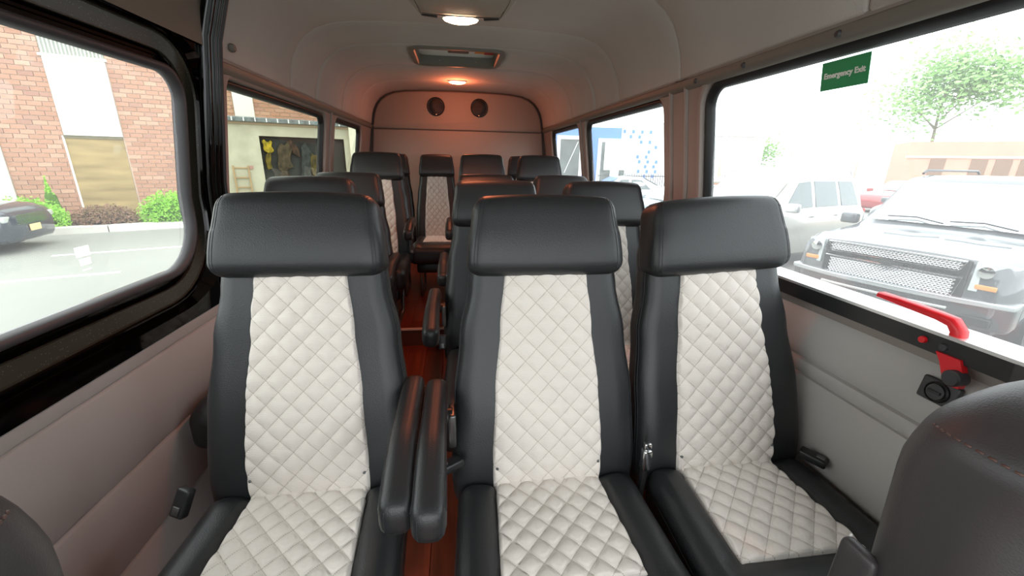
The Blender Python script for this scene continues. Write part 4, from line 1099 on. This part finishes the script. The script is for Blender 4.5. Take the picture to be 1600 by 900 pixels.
# dark car at the left edge of the street
M_ = Matrix.Translation((-9.6, 10.35, GZ))
P = SEDAN(4.5, 1.8, 1.42, .95)
dk, S3 = make_car('dark_car', 'dark blue car nose with orange and yellow plate at the left window edge', (-8.75, 9.75, GZ), R(14), P, paint('car_navy', (.035, .045, .06), .15))
MB().rbox(.01, .16, .065, .004, (.02, 0, .46), n=(1, 1, 1)).build('number_plate', mat('plate_yellow', (.80, .62, .30), .5), dk)
for k in range(7): MB().box(-.02, .012, -.45, .45, .56 + k * .028, .568 + k * .028).build('grille_slat', M['chrome'], dk, smooth=0)
for s_ in (-1, 1): MB().rbox(.08, .10, .06, .03, (-.09, s_ * .66, .68), n=(2, 2, 2)).build('headlamp', hl, dk)

# blue building with bays
BY = 22.0; q_ = BY / 14.0  # building's x and z scaled up about the camera from a nearer wall plane
def bx(v): return v * q_
def bz(v): return 1.3 + (v - 1.3) * q_
bl_ = thing('blue_building', 'blue workshop with white framed bays and scattered blue squares on its wall', 'building', (0, BY, 0), (0, 0, 0))
bluem = mat('blue_paint', (.10, .26, .75), .8); whm = mat('white_paint', (.82, .83, .82), .8)
MB().box(bx(1.4), bx(5.55), .05, 7, GZ, bz(2.42)).build('blue_wall', bluem, bl_, smooth=0)
MB().box(bx(5.55), bx(7.6), .05, 7, GZ, bz(2.44)).build('white_wall', whm, bl_, smooth=0)
rs = random.Random(11)
for r_ in range(13):
    for c_ in range(11):
        x = 5.60 + c_ * .155 + (.08 if r_ % 2 else 0); z = 2.26 - r_ * .16
        if rs.random() < max(.15, 1.2 - c_ * .10) and not (4.75 < x < 5.95 and z < 1.98) and x < 7.0 and (c_ + r_) % 2 == 0:
            MB().box(bx(x), bx(x + .09), .03, .05, bz(z), bz(z + .11)).build('blue_square', bluem, bl_, smooth=0)
def bay_door(x0, x1, z1, open_z):
    x0, x1, z1 = bx(x0), bx(x1), bz(z1)
    f_ = MB().box(x0 - .18, x0, -.02, .06, GZ, z1 + .18).box(x1, x1 + .18, -.02, .06, GZ, z1 + .18).box(x0, x1, -.02, .06, z1, z1 + .18).build('bay_frame', whm, bl_, smooth=0)
    MB().box(x0, x1, .02, .045, GZ, z1).build('bay_opening', mat('bay_inside', (.10, .13, .12), .7, var=(1.5, .5)), f_, smooth=0)
    if open_z is not None:
        open_z = bz(open_z)
        for k in range(5):
            h = (z1 - open_z) / 5; MB().box(x0 + .2, x1, .0, .02, open_z + k * h + .005, open_z + (k + 1) * h - .003).build('door_panel', mat('door_cream', (.70, .72, .62), .7), f_, smooth=0)
    return f_
bay_door(4.87, 5.75, 1.96, 1.06); f3 = bay_door(3.45, 4.12, 2.02, None)
MB().tube([(bx(3.62), -.01, bz(.95)), (bx(4.05), -.01, bz(1.95))], .025, 6).build('leaning_bar', M['alu'], bl_)
wb = thing('white_building', 'pale two storey building right of the blue workshop', 'building', (0, 31.0, 0))
MB().box(14.5, 24.0, 0, 5, GZ, 4.2).build('front_wall', whm, wb, smooth=0)
for x in (15.3, 17.0, 19.4): MB().box(x, x + .7, -.04, .01, 1.7, 3.1).build('window', mat('pale_glass', (.42, .45, .46), .3), wb, smooth=0)
MB().box(14.4, 24.1, -.2, .0, 3.4, 3.5).build('cornice', mat('pink_trim', (.6, .5, .46), .7), wb, smooth=0)
fe = thing('iron_fence', 'dark iron picket fence in front of the blue and white buildings', 'fence', (0, 20.9, GZ))
mb = MB()
for k in range(90): mb.box(7.2 + k * .13, 7.22 + k * .13, 0, .02, 0, 1.45)
stuff(mb.build('picket_run', M['plastic'], fe, smooth=0)); MB().box(7.2, 18.9, 0, .025, 1.30, 1.34).build('fence_rail', M['plastic'], fe, smooth=0)
t = thing('notice_board', 'small white sign on a post in front of the open bay', 'sign', (7.85, 20.4, GZ)); MB().box(-.03, .03, 0, .04, 0, 1.8).build('sign_post', M['alu'], t, smooth=0); MB().box(-.22, .22, -.03, 0, 1.30, 2.0).build('sign_board', whm, t, smooth=0)
pi_ = thing('brick_pier', 'brick pier with pale cap at the left edge of the large right window', 'pier', (8.15, 12.85, GZ), (0, 0, R(20)))
pm = random_mat('pier_brick', [(.42, .20, .13), (.5, .26, .17), (.55, .30, .2)], .85)
MB().box(-.27, .27, -.27, .27, 0, 1.42).build('pier_core', mort, pi_, smooth=0)
src = None
for r_ in range(13):
    for k in range(2):
        for f4 in range(4):
            a = f4 * math.pi / 2; off = -.28 + k * .28
            v = Matrix.Rotation(a, 3, 'Z') @ Vector((off, -.27, 0))
            if src is None: o = MB().box(0, .265, -.012, .0, 0, .095).build('brick', pm, pi_, (v.x, v.y, r_ * .108), (0, 0, a), smooth=0); src = o.data
            else: link('brick', src, pi_, (v.x, v.y, r_ * .108), (0, 0, a))
MB().rbox(.34, .34, .07, .02, (0, 0, 1.49), n=(1, 1, 1)).build('pier_cap', cm, pi_)
t = thing('utility_pole', 'weathered wooden utility pole behind the brick pier', 'pole', (10.15, 16.7, GZ)); MB().tube([(0, 0, 0), (.05, 0, 7)], [.20, .14], 12).build('pole_shaft', mat('old_wood', (.42, .33, .25), .9, var=(4, .2)), t, smooth=180)
t = thing('utility_pole', 'thin pale pole further right of the brick pier', 'pole', (13.4, 20.2, GZ)); MB().tube([(0, 0, 0), (0, 0, 3.6)], .08, 10).build('pole_shaft', mat('pale_wood', (.62, .50, .36), .9), t, smooth=180)
t = thing('utility_pole', 'very pale thin pole behind the silver car roof', 'pole', (30.0, 28.5, GZ)); MB().tube([(0, 0, 0), (0, 0, 6)], .07, 10).build('pole_shaft', mat('pale_wood_two', (.7, .62, .5), .9), t, smooth=180)
pb = thing('low_brick_building', 'low pinkish brick building under the tree on the right', 'building', (28.5, 23.0, 0), (0, 0, R(-38)))  # this, the beige building and tall tree pushed out, enlarged about the camera
MB().box(-.6, 5.6, 0, 4, GZ, 2.9).build('front_wall', mat('faded_brick', (.62, .34, .25), .85, var=(2, .06)), pb, smooth=0)
for x in (.5, 2.3, 3.3, 4.3): MB().box(x, x + .7, -.03, .02, .8 if x > 2 else -.2, 1.9).build('window', mat('brown_glass', (.25, .15, .10), .4), pb, smooth=0)
MB().box(-.7, 5.7, -.06, 0, 1.95, 2.07).build('band_course', mat('pale_band', (.7, .6, .5), .8), pb, smooth=0)
far = thing('beige_building', 'long beige building at the far right behind the dark car', 'building', (40.0, 18.0, 0), (0, 0, R(-60)))
MB().box(-3, 22, 0, 4, GZ, 2.2).build('front_wall', mat('beige_wall', (.75, .62, .50), .85), far, smooth=0)
MB().box(-3.1, 22, -.1, 0, 1.37, 1.6).build('band_course', mat('brown_band', (.5, .34, .25), .8), far, smooth=0)
# trees
def tree(label, loc, h, r, seed, n=5000, dens=.0, leaf=.14):
    rnd = random.Random(seed); t = thing('street_tree', label, 'tree', loc)
    mb = MB(); mb.tube([(0, 0, 0), (.1, 0, h * .35), (.0, .1, h * .6), (.15, 0, h * .85)], [.16, .12, .08, .03], 8)
    tips = []
    for k in range(10):
        a = rnd.uniform(0, 6.28); z0 = h * rnd.uniform(.4, .7); tip = Vector((math.cos(a) * r * rnd.uniform(.4, .8), math.sin(a) * r * rnd.uniform(.4, .8), z0 + h * rnd.uniform(.1, .3)))
        mb.tube([(0, 0, z0), tip * .5 + Vector((0, 0, z0 * .5)), tip], [.06, .04, .015], 6); tips.append(tip)
    mb.build('trunk', mat('bark', (.22, .18, .13), .9), t, smooth=60)
    mb = MB(); tips += [Vector((0, 0, h * .9)), Vector((.3, .2, h * .8))]
    for k in range(n):
        c = rnd.choice(tips); p = c + Vector((rnd.gauss(0, 1), rnd.gauss(0, 1), rnd.gauss(0, .8))) * r * .26
        a = Vector((rnd.gauss(0, 1), rnd.gauss(0, 1), rnd.gauss(0, 1))).normalized() * leaf * rnd.uniform(.6, 1.2); b = a.orthogonal().normalized() * a.length * .55
        mb.add([p - a, p + b, p + a, p - b], [(0, 1, 2, 3)])
    stuff(mb.build('foliage', random_mat('tree_leaf', [(.20, .38, .10), (.28, .48, .16), (.34, .52, .22)], .8, island=True), t, smooth=0))
tree('tall leafy green tree above the low pinkish brick building', (39.0, 31.0, GZ), 11.0, 4.6, 21, 6500, leaf=.22)
tree('small pale green tree far behind the silver car', (27.0, 35.5, GZ), 4.2, 2.0, 22, 1500)
